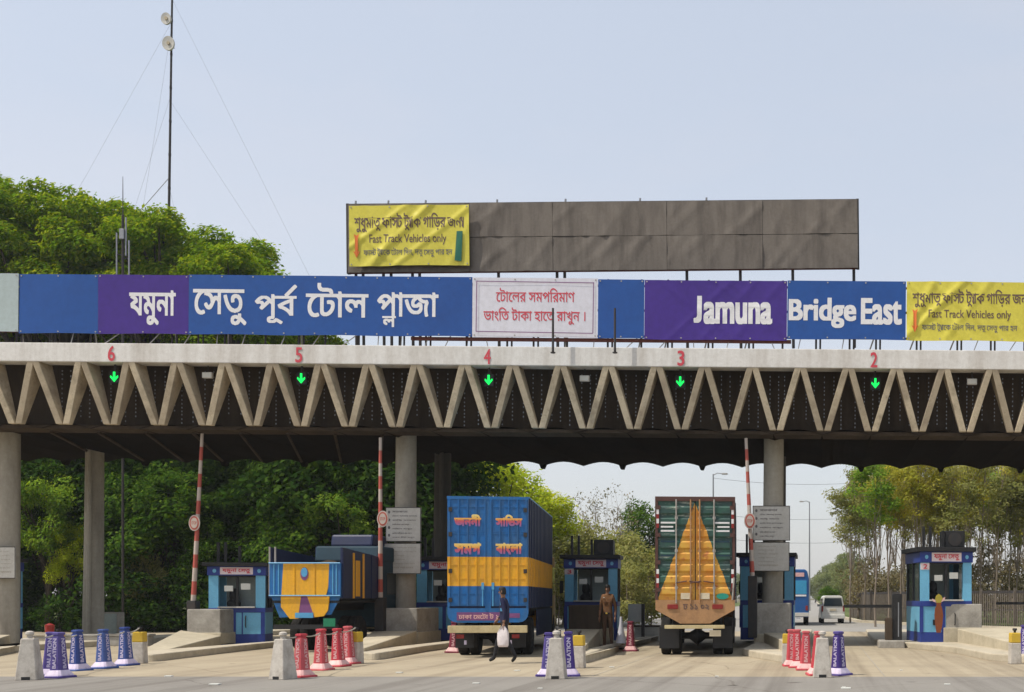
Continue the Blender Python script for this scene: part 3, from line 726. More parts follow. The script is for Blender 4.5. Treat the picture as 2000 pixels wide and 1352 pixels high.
island('island below the dark toll booth where the guard in brown stands', [(1098, 1292), (1135, 1297), (1198, 1279), (1216, 1262)],
       [(1100, 1263, 27.5), (1140, 1265, 27.5), (1171, 1230, 33.2), (1118, 1230, 33.2)], (1110, 1172, 1182, 1229, 33.4), 'recess_dark')
island('island carrying the column beside the green and orange truck', [(1450, 1280), (1478, 1286), (1542, 1296), (1572, 1280)],
       [(1531, 1252, 27.5), (1580, 1252, 27.5), (1547, 1236, 33.2), (1492, 1236, 33.2)], (1476, 1543, 1178, 1238, 33.4))
island('wide pale island in front of the sunlit toll booth by the wood', [(1705, 1258), (1790, 1268), (1868, 1276), (1935, 1291), (2060, 1298)],
       [(1985, 1257, 27.3), (2090, 1257, 27.3), (1990, 1224, 33.2), (1870, 1228, 33.2)], (1846, 1918, 1180, 1226, 33.4))
island('island at the left frame edge carrying the pale column', [(-130, 1284), (-20, 1284), (22, 1276), (48, 1266)],
       [(-110, 1265, 27.5), (-60, 1265, 27.5), (20, 1240, 33.2), (-60, 1240, 33.2)], None)

# ================================================================== BOOTHS
def booth(label, px0, px1, ytop, Y, rz, zb=.17, head='যমুনা েসতু', ac=True, dim=False, num=None, side=2.0, papers=True):
    S_ = S(Y); w = (px1 - px0) / S_; c = W((px0 + px1) / 2, 1168, Y); zt = EYE + (VY - ytop) / S_
    t = thing('toll_booth', label, 'toll booth', (c.x, Y, zb), rz, group='toll booths on the islands')
    H = zt - zb; h = w / 2; d = side; f = lambda k: H * k     # fractions of the height
    z0, z1, z2, z3, z4 = f(.14), f(.40), f(.455), f(.845), f(.955)
    MB().box(-h, h, 0, d, 0, z0, .01).build('base', 'booth_blue', t)
    lo = MB(); lo.box(-h, h, 0.004, d, z0, z1); lo.build('lower_wall', 'booth_cyan', t)
    for x in (-h + .02, -.09, h - .07): MB().box(x - .05, x + .06, -.012, .004, z0, z1).build('panel_trim', 'booth_blue', t)
    MB().box(.13, .16, -.014, .004, z0, z1).build('panel_trim', 'booth_blue', t)
    MB().box(-h - .01, h + .01, -.02, d + .01, z1, z2, .01).build('band', 'booth_blue', t)
    for x0, x1 in ((-h, -h * .66), (h * .66, h)):
        MB().box(x0, x1, 0, .12, z2, z3).build('pillar', 'booth_cyan', t); MB().box(x0, x1, d - .12, d, z2, z3).build('pillar', 'booth_cyan', t)
    if num: mb = MB(); mb.box(-h - .005, -h * .66 + .0, -.012, 0, z3 - .34 * (z3 - z2) * .55, z3 - .02); mb.build('number_plate', 'booth_pink', t); mb = MB(); lettering(mb, num, -h * .9, -h * .74, z3 - .3 * (z3 - z2) * .55, z3 - .05, .03, 40, off=-.017); mb.build('booth_number', 'letter_red', t)
    for x0, x1 in ((-h + .01, -h + .08), (h - .08, h - .01)):     # side glazing with mullions
        MB().box(x0, x1, .12, d - .12, z2, z3).build('window', 'glass', t)
    fr = MB()
    for x in (-h - .004, h + .004):
        for y in (.14, d * .5, d - .16): fr.box(x - .02, x + .02, y - .03, y + .03, z2, z3)
    fr.build('window_frame', 'black', t)
    MB().box(-h * .6, h * .6, d * .75, d * .8, z2, z3).build('inner_wall', 'booth_room', t)
    mu = MB(); mu.box(-.035, .035, .02, .07, z2, z3); mu.box(-h * .66, h * .66, .02, .07, z3 - .05, z3); mu.build('front_frame', 'black', t)
    MB().box(-h * .66, h * .66, -.10, .30, z2, z2 + .04, .008).build('counter', 'sign_white', t)
    if papers:
        for x, z, s in ((-h * .3, .60, .12), (h * .3, .66, .13)): MB().box(x - s, x + s, .005, .018, z2 + (z3 - z2) * z - s * .7, z2 + (z3 - z2) * z + s * .7).build('notice_sheet', 'paper', t)
    MB().lathe([(.16, 0), (.2, .3), (.11, .42), (.13, .5), (.12, .66), (.05, .74)], 12, (-h * .25, d * .45, z2 - .15)).build('office_chair', 'black', t, smooth=True)
    hd = MB(); hd.box(-h - .03, h + .03, -.05, d + .03, z3, z4, .01); hd.build('header', 'booth_blue', t)
    MB().box(-h * .58, h * .58, -.062, -.05, z3 + .03, z4 - .03).build('name_plate', 'booth_pink', t)
    mb = MB(); lettering(mb, head, -h * .5, h * .5, z3 + .06, z4 - .06, .03, 40, off=-.067); mb.build('lettering', 'letter_red', t)
    lg = MB()
    for x in (-h * .78, h * .8): lg.disc_y(x, -.055, (z3 + z4) / 2, .05, .06, .012, 12)
    lg.build('round_mark', 'booth_cyan', t)
    MB().box(-h - .14, h + .10, -.18, d + .15, z4, f(1.0), .012).build('roof', 'black', t)
    if ac:
        a = MB(); a.box(h * .05, h * .05 + .62, .35, .95, f(1.0), f(1.0) + .50, .03); a.box(h * .05 + .04, h * .05 + .58, .33, .35, f(1.0) + .04, f(1.0) + .46)
        u = a.build('cooling_unit', 'black', t); MB().disc_y(h * .05 + .31, .325, f(1.0) + .25, .2, .2, .01).build('fan_grille', 'dark_steel', u)
    p = MB()
    for x, l in ((-h * .78, .62), (-h * .52, .62), (-h * .02, .5)): MB().box(x - .035, x + .035, .3, .37, f(1.0), f(1.0) + l).build('roof_post', 'black', t)
    hn = MB(); hn.tube([(.25, -.03, z0 + .2), (.25, -.07, z0 + .25), (.25, -.07, z0 + .5), (.25, -.03, z0 + .55)], .016, 6); hn.build('handle', 'black', t)
    MB().box(-h * .52, -h * .36, -.018, .0, z0 + .2, z0 + .36).build('lock_box', 'black', t)
    return t
booth('sunlit blue toll booth with roof fan unit beside the wide pale island', 1797, 1899, 1069, 33.4, R(8), .06, num='2', side=1.9)
booth('blue toll booth left of the open truck with two cyan door panels', 412, 514, 1099, 34.4, R(12), .02, ac=False, side=.9)
booth('shaded toll booth behind the guard in brown', 1104, 1205, 1084, 36.4, R(5), .1, num='3', side=1.0)
booth('toll booth half hidden behind the left side of the blue covered truck', 816, 930, 1088, 36.8, R(8), .1, ac=False, side=1.0)
booth('toll booth hidden behind the column between green truck and blue bus', 1446, 1550, 1080, 37.2, R(0), .1, ac=False)
booth('toll booth of which only a blue edge shows behind the leftmost column', -120, 14, 1090, 36.2, R(4), .1, ac=False, side=.7)
o = thing('poster', 'printed poster of a bouquet in a rust orange vase stuck on the sunlit booth', 'poster', W(1833, 1236, 33.02), R(8))
def flat(pts, y0, y1, m, nm): MB().prism_y(pts, y0, y1).build(nm, m, o)
flat([(-.07, .0), (.06, .0), (.11, .25), (.13, .5), (.10, .70), (.06, .80), (.09, .86), (-.09, .86), (-.06, .80), (-.11, .70), (-.13, .5), (-.11, .25)], -.035, -.03, 'orange_cloth', 'vase_print')
flat([(-.06, .86), (.06, .86), (.12, .96), (.08, 1.06), (.0, 1.12), (-.08, 1.06), (-.11, .95)], -.035, -.03, 'yellow_cloth', 'flower_print')
flat([(.06, .87), (.17, .93), (.19, 1.02), (.13, 1.0)], -.035, -.03, 'skirt_pink', 'petal_print'); flat([(-.07, .86), (-.13, .95), (-.20, .98), (-.17, .90)], -.035, -.03, 'skirt_pink', 'petal_print')
# the boom barrier lowered across the free lane
o = thing('boom_barrier', 'dark boom barrier with a lowered arm left of the sunlit booth', 'barrier', W(1752, 1257, 33.6))
MB().box(-.14, .14, -.1, .25, 0, 1.45, .02).build('housing', 'black', o); MB().box(.02, .05, -.104, -.1, .2, 1.2).build('edge_strip', 'galv', o)
MB().box(-.34, -.14, -.15, .35, 0, .75, .03).build('guard_block', 'recess_dark', o)
MB().box(-1.55, -.1, .3, .36, 1.04, 1.13).build('arm', 'black', o)
MB().box(-.55, .2, -.35, .5, -.15, .1, .04).build('foot', 'grey_concrete', o)
o = thing('boom_barrier', 'dark barrier arm reaching in from the right frame edge before the fence', 'barrier', W(2030, 1236, 36))
MB().box(-.15, .15, -.1, .25, 0, 1.3, .02).build('housing', 'black', o); MB().box(-1.35, -.1, .0, .06, .88, .96).build('arm', 'black', o)

# ================================================================== RAISED BARRIER POLES
def raised(label, x0, y0, x1, y1, dx, dy, Y, zbase):
    a = W(x0, y0, Y); b = W(x1, y1, Y); t = thing('barrier_pole', label, 'barrier pole', (a.x, Y, a.z), group='raised barrier poles')
    d = (b - a); n = 13
    for k in range(n):
        p, q = d * (k / n), d * ((k + 1) / n)
        MB().tube([p, q], [.072 - .028 * k / n, .072 - .028 * (k + 1) / n], 10).build('pole_band', 'barrier_red' if k % 2 == 1 else 'barrier_white', t, smooth=True)
    c = W(dx, dy, Y) - a; u = MB().disc_y(c.x, -.09, c.z, .165, .235, .02, 28).build('disc', 'barrier_white', t)
    ring = MB(); ring.disc_y(c.x, -.103, c.z, .135, .20, .006, 28); ring.build('disc_ring', 'barrier_red', u)
    ring = MB(); ring.disc_y(c.x, -.109, c.z, .098, .155, .006, 28); ring.build('disc_face', 'barrier_white', u)
    m = MB(); lettering(m, 'STOP', c.x - .075, c.x + .075, c.z - .045, c.z + .045, .02, 24, off=-.1135); m.build('lettering', 'barrier_red', u)
    MB().box(-.13, .13, -.12, .16, min(0, zbase - a.z), .22, .02).build('hinge_box', 'dark_steel', t)
    return t
raised('red and white raised pole leaning on the rough stone block', 377, 1188, 395, 847, 383, 1022, 33.9, 1.1)
raised('red and white raised pole left of the column beside the blue covered truck', 743, 1182, 743, 855, 750, 1014, 33.3, 0.3)
raised('red and white raised pole between the green truck and its column', 1470, 1140, 1457, 856, 1465, 1018, 33.3, 0.3)

# ================================================================== SIGN BOARDS ON THE COLUMNS
LINES = ['সতকতা', 'েটাল আদায় চলেছ', 'গািড় থামান', 'ভাংিত টাকা হােত রাখুন', 'লাইেন থাকুন', 'েমাটর সাইেকল বাম পােশ', 'ওজন সীমা মানুন', 'ধীের চলুন']
def board(label, px0, px1, py0, py1, Y, kind, seed):
    p = W((px0 + px1) / 2, py1, Y); k = Y / FPX; w = (px1 - px0) * k / 2; h = (py1 - py0) * k
    t = thing('sign_board', label, 'sign board', p)
    MB().box(-w, w, 0, .03, 0, h, .006).build('panel', 'sign_white', t)
    fr = MB(); fr.box(-w, w, -.006, 0, 0, .018); fr.box(-w, w, -.006, 0, h - .018, h); fr.box(-w, -w + .018, -.006, 0, .018, h - .018); fr.box(w - .018, w, -.006, 0, .018, h - .018); fr.build('rim', 'dark_steel', t)
    r = random.Random(seed); mb = MB()
    if kind == 'rules':
        for i in range(7):
            z = h * (.90 - .125 * i); b = r.uniform(.0, .75); lettering(mb, LINES[i], -w * .62, w * (.15 + b), z - h * .055, z, .012, 16, off=-.004)
        for i in range(4): mb.disc_y(-w * .8, -.004, h * (.86 - .225 * i), .035, .045, .004, 12)
        mb.build('lettering', 'letter_grey', t)
    elif kind == 'faint':
        for i in range(6):
            z = h * (.88 - .13 * i); lettering(mb, LINES[(i * 3 + 1) % 8], -w * .7, w * r.uniform(.1, .8), z - h * .05, z, .004, 14, off=-.004)
        mb.build('lettering', 'concrete', t)
    br = MB(); br.box(-.05, .05, .03, .12, h * .2, h * .28); br.box(-.05, .05, .03, .12, h * .75, h * .83); br.build('bracket', 'dark_steel', t)
board('white rules board high on the column beside the blue covered truck', 753, 822, 991, 1058, 34.55, 'rules', 1)
board('faded white board below the rules board beside the blue covered truck', 748, 822, 1061, 1121, 34.5, 'faint', 2)
board('white rules board high on the column beside the green truck', 1470, 1543, 988, 1056, 34.55, 'rules', 3)
board('faded white board below the rules board beside the green truck', 1470, 1542, 1059, 1116, 34.5, 'faint', 4)
board('white board on the pale column at the left frame edge', -26, 30, 1068, 1130, 34.55, 'faint', 5)

# ================================================================== CONES, POSTS AND ROPES
def cone_proto(body, skirt, label, rows=1):
    """tall square cone on a flared foot with a vertical strip of writing on two faces"""
    t = thing('traffic_cone', label, 'traffic cone', (0, 0, 0), group=None)
    def ringed(prof):
        mb = MB(); vs = []; n = 8
        for w, z, ch in prof:
            a = w / 2; c = a * ch
            vs += [(x, y, z) for x, y in ((-a + c, -a), (a - c, -a), (a, -a + c), (a, a - c), (a - c, a), (-a + c, a), (-a, a - c), (-a, -a + c))]
        fs = []
        for i in range(len(prof) - 1):
            for k in range(n): fs.append((i * n + k, i * n + (k + 1) % n, (i + 1) * n + (k + 1) % n, (i + 1) * n + k))
        fs += [tuple(range(n - 1, -1, -1)), tuple(range((len(prof) - 1) * n, len(prof) * n))]
        return mb.add(vs, fs)
    ringed([(.245, .13, .25), (.165, .74, .3)]).build('body', body, t, bevel=.006)
    ringed([(.14, .74, .3), (.14, .77, .3), (.175, .775, .3), (.175, .81, .3), (.12, .82, .3)]).build('collar', body, t)
    ringed([(.38, .035, .2), (.36, .06, .2), (.255, .14, .25)]).build('skirt', skirt, t)
    ringed([(.43, 0, .15), (.43, .03, .15), (.40, .04, .15)]).build('foot', body, t)
    for side in (0, 1):
        mb = MB(); q = fill(compose(['BALATION']), .035, 40)
        xa = min(min(a[0], a[3]) for a in q); xb = max(max(a[1], a[2]) for a in q); ya, yb = q[0][4], q[-1][5]
        def put(x, y):      # running upwards along the face
            z = .17 + (x - xa) / (xb - xa) * .54; s_ = ((yb - y) / (yb - ya) - .5) * -.078
            d = .245 / 2 + (.165 / 2 - .245 / 2) * (z - .13) / .61 + .004
            return (-s_ * 1.0, -d, z) if side == 0 else (d, -s_ * 1.0, z)
        for a, b_, c, d, y0, y1 in q: mb.add([put(a, y0), put(b_, y0), put(c, y1), put(d, y1)], [(3, 2, 1, 0)] if side == 0 else [(3, 2, 1, 0)])
        mb.build('lettering', 'letter_lilac' if 'purple' in body or 'blue' in body else 'letter_rose', t)
    return t
CP = {}; rcone = random.Random(21)
def cone(kind, px, py, rz, label, s=1.0, group=None):
    mats = {'purple': ('cone_purple', 'skirt_white'), 'blue': ('cone_blue', 'skirt_white'), 'red': ('cone_red', 'skirt_pink'), 'maroon': ('cone_maroon', 'skirt_pink')}[kind]
    g = G(px, py)
    if kind not in CP: o = CP[kind] = cone_proto(*mats, label); o.location = g; o.rotation_euler.z = rz
    else: o = dup(CP[kind], g, rz, label)
    o.rotation_euler.x = R(rcone.uniform(-1.6, 1.6)); o.rotation_euler.y = R(rcone.uniform(-2, 2))
    o.scale = (s * .92, s, s * rcone.uniform(.97, 1.02)); o['group'] = 'plastic cones roping off the lanes'; return o
cone('purple', 99, 1321, R(18), 'purple cone left of its twin beside the leftmost concrete post')
cone('purple', 116, 1324, R(-8), 'purple cone right of its twin between leftmost post and the blue cones')
cone('blue', 152, 1310, R(-14), 'nearest blue cone on the rope, next to the purple pair')
cone('blue', 203, 1306, R(-5), 'blue cone in the middle of the three on the rope')
cone('blue', 246, 1300, R(-8), 'blue cone farthest along the rope beside the yellow topped post')
cone('red', 589, 1323, R(-15), 'red cone with a purple sheen right next to the white post before the open truck')
cone('red', 627, 1309, R(-6), 'second red cone along the rope before the open truck')
cone('red', 661, 1302, R(-8), 'third red cone along the rope before the open truck')
cone('red', 681, 1297, R(-4), 'red cone farthest along the rope beside the yellow topped post')
cone('purple', 1112, 1321, R(12), 'purple cone between the white post and the orange topped post')
cone('purple', 1070, 1321, R(4), 'purple cone hidden behind the white post by the blue truck')
cone('red', 1546, 1301, R(5), 'first of three pink red cones below the blue bus', .96)
cone('red', 1559, 1304, R(-4), 'middle one of three pink red cones below the blue bus', .96)
cone('red', 1573, 1309, R(3), 'third pink red cone below the blue bus, nearest the concrete post', .98)
cone('red', 1596, 1319, R(10), 'red cone hidden behind the concrete post below the white van')
cone('purple', 1638, 1319, R(-38), 'dark purple cone turned cornerwise right of the concrete post below the van')
cone('purple', 2001, 1291, R(-20), 'purple cone cut by the right frame edge behind a yellow topped post')
cone('maroon', 886, 1275, R(4), 'shaded maroon cone at the left rear corner of the blue covered truck', 1.0)
cone('maroon', 1232, 1272, R(0), 'shaded maroon cone right of the guard in brown')
def post(px, py, kind, label, s=1.0, rz=0):
    g = G(px, py); t = thing('bollard', label, 'concrete post', g, rz, group='concrete rope posts')
    w0, w1, h = (.36, .22, .72) if kind == 'white' else (.27, .23, .70)
    def fr(z): return (w0 + (w1 - w0) * z / h) / 2
    def sec(za, zb, m, name):
        a, b = fr(za), fr(zb); mb = MB(); mb.hexa([(-a, -a, za), (a, -a, za), (a, a, za), (-a, a, za), (-b, -b, zb), (b, -b, zb), (b, b, zb), (-b, b, zb)]); return mb.build(name, m, t, bevel=.018)
    if kind == 'white':
        sec(0, h, 'post_white', 'shaft')
        MB().box(-.07, .07, -fr(0) - .004, -fr(0) + .08, 0, .06).build('drain_slot', 'black', t)
        MB().lathe([(.05, h), (.045, h + .05), (.075, h + .07), (.07, h + .11), (.03, h + .13)], 10).build('rope_ring', 'post_white', t, smooth=True)
    else:
        sec(0, h * .68, 'post_white', 'shaft'); sec(h * .68, h, 'post_yellow', 'painted_top')
        MB().lathe([(.03, h), (.03, h + .04), (.06, h + .06), (.05, h + .10)], 10).build('rope_ring', 'black', t, smooth=True)
    t.scale = (.95 * s, .95 * s, s); return t
post(58, 1328, 'white', 'leftmost pale concrete post tapering upwards at the rope start', 1.02, R(14))
post(273, 1296, 'yellow', 'yellow topped post at the rope end next to the blue cones', 1.0, R(8))
post(553, 1327, 'white', 'white chipped post with a foot slot before the open truck', 1.0, R(-20))
post(695, 1296, 'yellow', 'yellow topped post at the rope end next to the red cones', 1.0, R(-10))
post(1087, 1326, 'white', 'white post with a foot slot in front of the purple cones', 1.02, R(4))
post(1131, 1305, 'yellow', 'orange yellow topped post beside the purple cone', .97)
post(1606, 1323, 'white', 'pale post between red and purple cones below the white van', 1.0, R(2))
post(1538, 1297, 'yellow', 'yellow topped post mostly hidden behind the pink red cones', .95)
post(1982, 1297, 'yellow', 'yellow topped post near the right frame edge', .98, R(5))
post(1088, 1272, 'white', 'pale post standing in shade behind the nearer white post', .8)
post(114, 1288, 'yellow', 'dull yellow post behind the purple cone pair', .9)
def rope(label, pts):
    P = []
    for (x0, y0, g0), (x1, y1, g1) in zip(pts, pts[1:]):
        Y0 = FPX * EYE / (g0 - VY); Y1 = FPX * EYE / (g1 - VY); a = W(x0, y0, Y0); b = W(x1, y1, Y1)
        for k in range(6): t = k / 6; q = a.lerp(b, t); q.z -= .05 * 4 * t * (1 - t); P.append(q)
    P.append(b); t = thing('rope', label, 'rope', P[0]); MB().tube([p - P[0] for p in P], .013, 6).build('strand', 'rope', t)
rope('pale rope slung from the leftmost post past the blue cones', [(58, 1241, 1328), (108, 1240, 1321), (152, 1240, 1310), (203, 1236, 1306), (246, 1233, 1300), (273, 1226, 1296)])
rope('pale rope slung past the red cones before the open truck', [(553, 1241, 1327), (588, 1240, 1322), (627, 1236, 1309), (661, 1233, 1302), (695, 1226, 1296)])
o = thing('bollard', 'short red and white post behind the purple cone pair', 'concrete post', G(97, 1290))
MB().lathe([(.09, 0), (.09, .66)], 12).build('shaft', 'post_white', o, smooth=True); MB().lathe([(.095, .66), (.1, .82), (.03, .86)], 12).build('painted_top', 'lamp_red', o, smooth=True)
# small things under the roof
def upright_cone(px, py, h, label):
    g = G(px, py); o = thing('traffic_cone', label, 'traffic cone', g)
    MB().lathe([(.16, .03), (.13, .3), (.05, .7), (.035, h)], 12).build('body', 'banner_white', o, smooth=True); MB().box(-.19, .19, -.19, .19, 0, .035).build('foot', 'black', o)
upright_cone(1213, 1268, .92, 'slim white cone between the guard and the maroon cone')
o = thing('barrier_block', 'low white concrete barrier left of the green truck', 'barrier', G(1264, 1252)); MB().prism_x([(-.25, 0), (.25, 0), (.12, .2), (.09, .48), (-.09, .48), (-.12, .2)], -.42, .42).build('block', 'sign_white', o, bevel=.015); MB().box(-.44, .44, -.13, .13, .48, .53).build('cap_rail', 'recess_dark', o)
o = thing('notice_stand', 'blank white board on a stand left of the green truck', 'notice board', W(1240, 1236, 38)); MB().box(-.22, .22, -.02, .02, .35, .95, .01).build('panel', 'sign_white', o); MB().box(.22, .32, -.05, .05, -.2, .95).build('stand_post', 'dark_steel', o); MB().box(-.4, .4, -.2, .2, -.26, -.2).build('foot', 'dark_steel', o)
o = thing('utility_cabinet', 'grey utility cabinet beside the rear column at left', 'cabinet', G(218, 1249)); MB().box(-.33, .33, -.2, .2, .1, .95, .01).build('cabinet_body', 'grey_concrete', o); MB().box(-.38, .38, -.25, .25, 0, .12, .01).build('plinth', 'grey_concrete', o); MB().box(-.3, .3, -.212, -.2, .15, .9).build('door', 'booth_room', o)
for i, (px, w_) in enumerate(((205, 2.6), (95, .9))):
    o = thing('low_wall', ('low dark kerb wall behind the blue cones', 'short pale kerb stone behind the purple cones')[i], 'low wall', G(px, 1262 if i == 0 else 1262)); MB().box(-w_ / 2, w_ / 2, 0, .3, 0, .3, .02).build('stone', ('grey_concrete', 'kerb')[i], o); MB().box(-w_ / 2 - .04, w_ / 2 + .04, -.04, .34, .3, .36, .015).build('coping', ('grey_concrete', 'kerb')[i], o)
# ================================================================== VEHICLES
def wheel(par, x, y, r, w, rim='dark_steel', name='wheel'):
    """axle along x"""
    mb = MB(); mb.lathe([(r * .55, -w / 2), (r * .93, -w / 2), (r, -w / 2 + .03), (r, w / 2 - .03), (r * .93, w / 2), (r * .55, w / 2)], 22)
    mb.v = [(x + z, y + a, r + b) for a, b, z in mb.v]; wh = mb.build(name, 'tyre', par, smooth=True)
    mb = MB(); mb.lathe([(.02, -w / 2 - .01), (r * .54, -w / 2 + .02), (r * .54, w / 2 - .02), (.02, w / 2 + .01)], 18)
    mb.v = [(x + z, y + a, r + b) for a, b, z in mb.v]; mb.build('rim', rim, wh, smooth=True)
def chassis(t, w, L, z0, body='black'):
    c = MB(); c.box(-.42, -.30, .1, L, z0 - .28, z0 - .06); c.box(.30, .42, .1, L, z0 - .28, z0 - .06)
    for y in (.4, 1.6, 3.2, 5.0):
        if y < L: c.box(-.30, .30, y, y + .1, z0 - .24, z0 - .1)
    for x0, x1 in ((-w / 2 + .02, -w / 2 + .06), (w / 2 - .06, w / 2 - .02)):
        c.box(x0, x1, 2.6, L - 1.2, .45, z0 - .05)
    c.box(-w / 2 + .05, w / 2 - .05, .05, L, z0 - .08, z0 - .01)
    c.build('chassis', body, t)
    ax = MB(); ax.tube([(-w / 2 + .3, 1.55, .48), (-.2, 1.55, .48), (0, 1.55, .46), (.2, 1.55, .48), (w / 2 - .3, 1.55, .48)], [.08, .09, .23, .09, .08], 12); ax.tube([(0, 1.75, .55), (0, L - .5, .75)], .06, 8); ax.build('axle', 'black', t, smooth=True)
    for y in (1.55,):
        for sgn in (-1, 1):
            for dx in (.0, .27): wheel(t, sgn * (w / 2 - .17 - dx), y, .48, .24)
def cab(t, w, y, h, m, L=1.7):
    c = MB(); c.prism_x([(y, .6), (y + L, .6), (y + L, 1.5), (y + L - .2, h - .15), (y + L - .35, h), (y, h)], -w / 2 + .03, w / 2 - .03); o = c.build('cab', m, t, bevel=.05)
    MB().prism_x([(y + L - .005, 1.55), (y + L + .01, 1.55), (y + L - .18, h - .22), (y + L - .20, h - .22)], -w / 2 + .15, w / 2 - .15).build('windscreen', 'glass', o)
    for sgn in (-1, 1):
        d = MB(); xx = sgn * (w / 2 - .03); d.box(min(xx, xx + sgn * .012), max(xx, xx + sgn * .012), y + .35, y + L - .45, 1.55, h - .35); d.build('window', 'glass', o)
        mi = MB(); mi.tube([(sgn * w / 2, y + L - .1, 1.9), (sgn * (w / 2 + .16), y + L + .05, 1.9)], .015, 6); mi.box(sgn * (w / 2 + .16) - .06, sgn * (w / 2 + .16) + .06, y + L, y + L + .04, 1.6, 2.0); mi.build('mirror', 'black', o)
        wheel(t, sgn * (w / 2 - .16), y + .9, .48, .26)
    MB().box(-w / 2, w / 2, y + L, y + L + .12, .5, .8, .02).build('front_bumper', 'bumper_cream', t)

# ---- blue covered truck with the yellow band
TY = 28.0; k = TY / FPX
a = W(877, 1283, TY); b = W(1030, 1283, TY)
t = thing('covered_truck', 'blue covered truck with a yellow band and painted words on its rear doors', 'truck', ((a.x + b.x) / 2, TY, 0), R(8.5))
w = (b.x - a.x) * 1.0; h = w / 2
def zz(py): return EYE + (VY - py) * k
Z0, Z1, Y0_, Y1_ = zz(1188), zz(972), zz(1145), zz(1088)
LB = 7.0
# rear doors: two leaves, each one sheet with ribs; paint bands are separate faces of the sheet
for sgn in (-1, 1):
    d = MB(); x0, x1 = (-h + .05, -.07) if sgn < 0 else (.07, h - .05)
    for za, zb_, m in ((Z0 + .05, Y0_, 0), (Y0_, Y1_, 1), (Y1_, Z1 - .05, 0)):
        d.m = m; d.box(x0, x1, -.02, .03, za, zb_)
    n = 4
    for i in range(n + 1):      # upright ribs
        x = x0 + (x1 - x0) * i / n
        for za, zb_, m in ((Z0 + .05, Y0_, 0), (Y0_, Y1_, 1), (Y1_, Z1 - .05, 0)):
            d.m = m; d.hexa([(x - .03, -.02, za), (x + .03, -.02, za), (x + .03, -.019, za), (x - .03, -.019, za), (x - .03, -.02, zb_), (x + .03, -.02, zb_), (x + .03, -.019, zb_), (x - .03, -.019, zb_)]) if False else d.box(x - .014, x + .014, -.045, -.02, za, zb_)
    for z in (Z0 + .10, Z0 + .36, zz(1130), zz(1103), zz(1066 - 24), zz(1035 + 3), zz(990)):
        d.m = 1 if Y0_ < z < Y1_ else 0
        d.box(x0 + .02, x1 - .02, -.032, -.02, z - .014, z + .014)
    dr = d.build('rear_door', ['truck_blue', 'truck_yellow'], t)
    hg = MB()
    for z in (Z0 + .2, Z0 + .9, Z1 - .9, Z1 - .3): hg.box((x0 - .02) if sgn < 0 else (x1 - .06), (x0 + .06) if sgn < 0 else (x1 + .02), -.06, -.02, z - .05, z + .05)
    hg.build('hinge', 'dark_steel', dr)
    rd = MB(); rd.tube([(sgn * .12, -.06, Z0 + .05), (sgn * .12, -.06, Y0_ - .02)], .016, 6); rd.box(sgn * .12 - .03, sgn * .12 + .03, -.08, -.05, Z0 + .45, Z0 + .62); rd.build('lock_rod', 'truck_sky', dr)
    for words, za, zb_ in (((['জননী'], ['সািভস'])[sgn > 0], zz(1031), zz(1003)), ((['সমগ'], ['বাংলা'])[sgn > 0], zz(1086), zz(1058))):
        m = MB(); lettering(m, words, x0 + .11, x1 - .09, za + .03, zb_ - .03, .05, 50, off=-.0465); m.build('lettering', 'fade', dr)
sh = MB()       # body shell behind the doors
for za, zb_, m in ((Z0, Y0_, 0), (Y0_, Y1_, 1), (Y1_, Z1, 0)):
    sh.m = m; sh.box(-h, h, .03, LB, za, zb_)
    for i in range(17): y = .25 + i * .41; sh.box(h, h + .022, y, y + .16, za, zb_); sh.box(-h - .022, -h, y, y + .16, za, zb_)
sh.build('cargo_body', ['truck_navy', 'truck_yellow'], t)  # shade of the side away from the sun put into the darker blue
fr = MB(); fr.box(-h - .01, h + .01, -.04, .06, Z1 - .05, Z1 + .02)
for za, zb_, m in ((Z0, Y0_, 0), (Y0_, Y1_, 1), (Y1_, Z1 - .05, 0)):
    fr.m = m
    for xa, xb in ((-h, -h + .05), (h - .05, h), (-.07, .07)): fr.box(xa, xb, -.03, .03, za, zb_)
fr.build('door_frame', ['truck_blue', 'truck_yellow'], t)
MB().box(-h - .02, h + .02, .06, LB, Z1, Z1 + .03).build('roof', 'truck_sky', t)
# rounded apron below the doors with a line of writing
pts = [(-h, Z0)]; zr = zz(1216); r = .22
pts += [(-h + r - r * math.cos(x * math.pi / 8), zr + r - r * math.sin(x * math.pi / 8)) for x in range(0, 5)] + [(h - r + r * math.sin(x * math.pi / 8), zr + r - r * math.cos(x * math.pi / 8)) for x in range(0, 5)] + [(h, Z0)]
ap = MB().prism_y(pts, -.03, .05).build('tail_apron', 'truck_blue', t)
mb = MB(); mb.box(-h + .22, h - .52, -.036, -.03, zz(1212), zz(1196)); mb.build('name_strip', 'violet', ap); mb = MB(); lettering(mb, 'ঢাকা েমেটা ট ১১', -h + .26, h - .6, zz(1209), zz(1198), .03, 20, off=-.04); mb.build('lettering', 'skirt_pink', ap)
MB().box(h - .46, h - .2, -.036, -.03, zz(1207), zz(1198)).build('side_strip', 'violet', ap)
MB().box(-h + .02, h - .02, -.12, .05, zz(1236), zz(1222), .01).build('rear_bumper', 'bumper_cream', t)
for sgn in (-1, 1):
    l = MB().box(sgn * (h - .3) - .09, sgn * (h - .3) + .09, -.05, .03, zz(1247), zz(1239), .008).build('tail_lamp', 'lamp_red', t)
    MB().box(sgn * (h - .33) - .22, sgn * (h - .33) + .22, .45, .48, .22, .78).build('mud_flap', 'black', t)
    MB().tube([(sgn * (h - .42), -.02, .32), (sgn * (h - .42), -.02, .42)], .03, 8).build('reflector', 'skirt_white', t)
chassis(t, w, LB + 1.6, Z0)
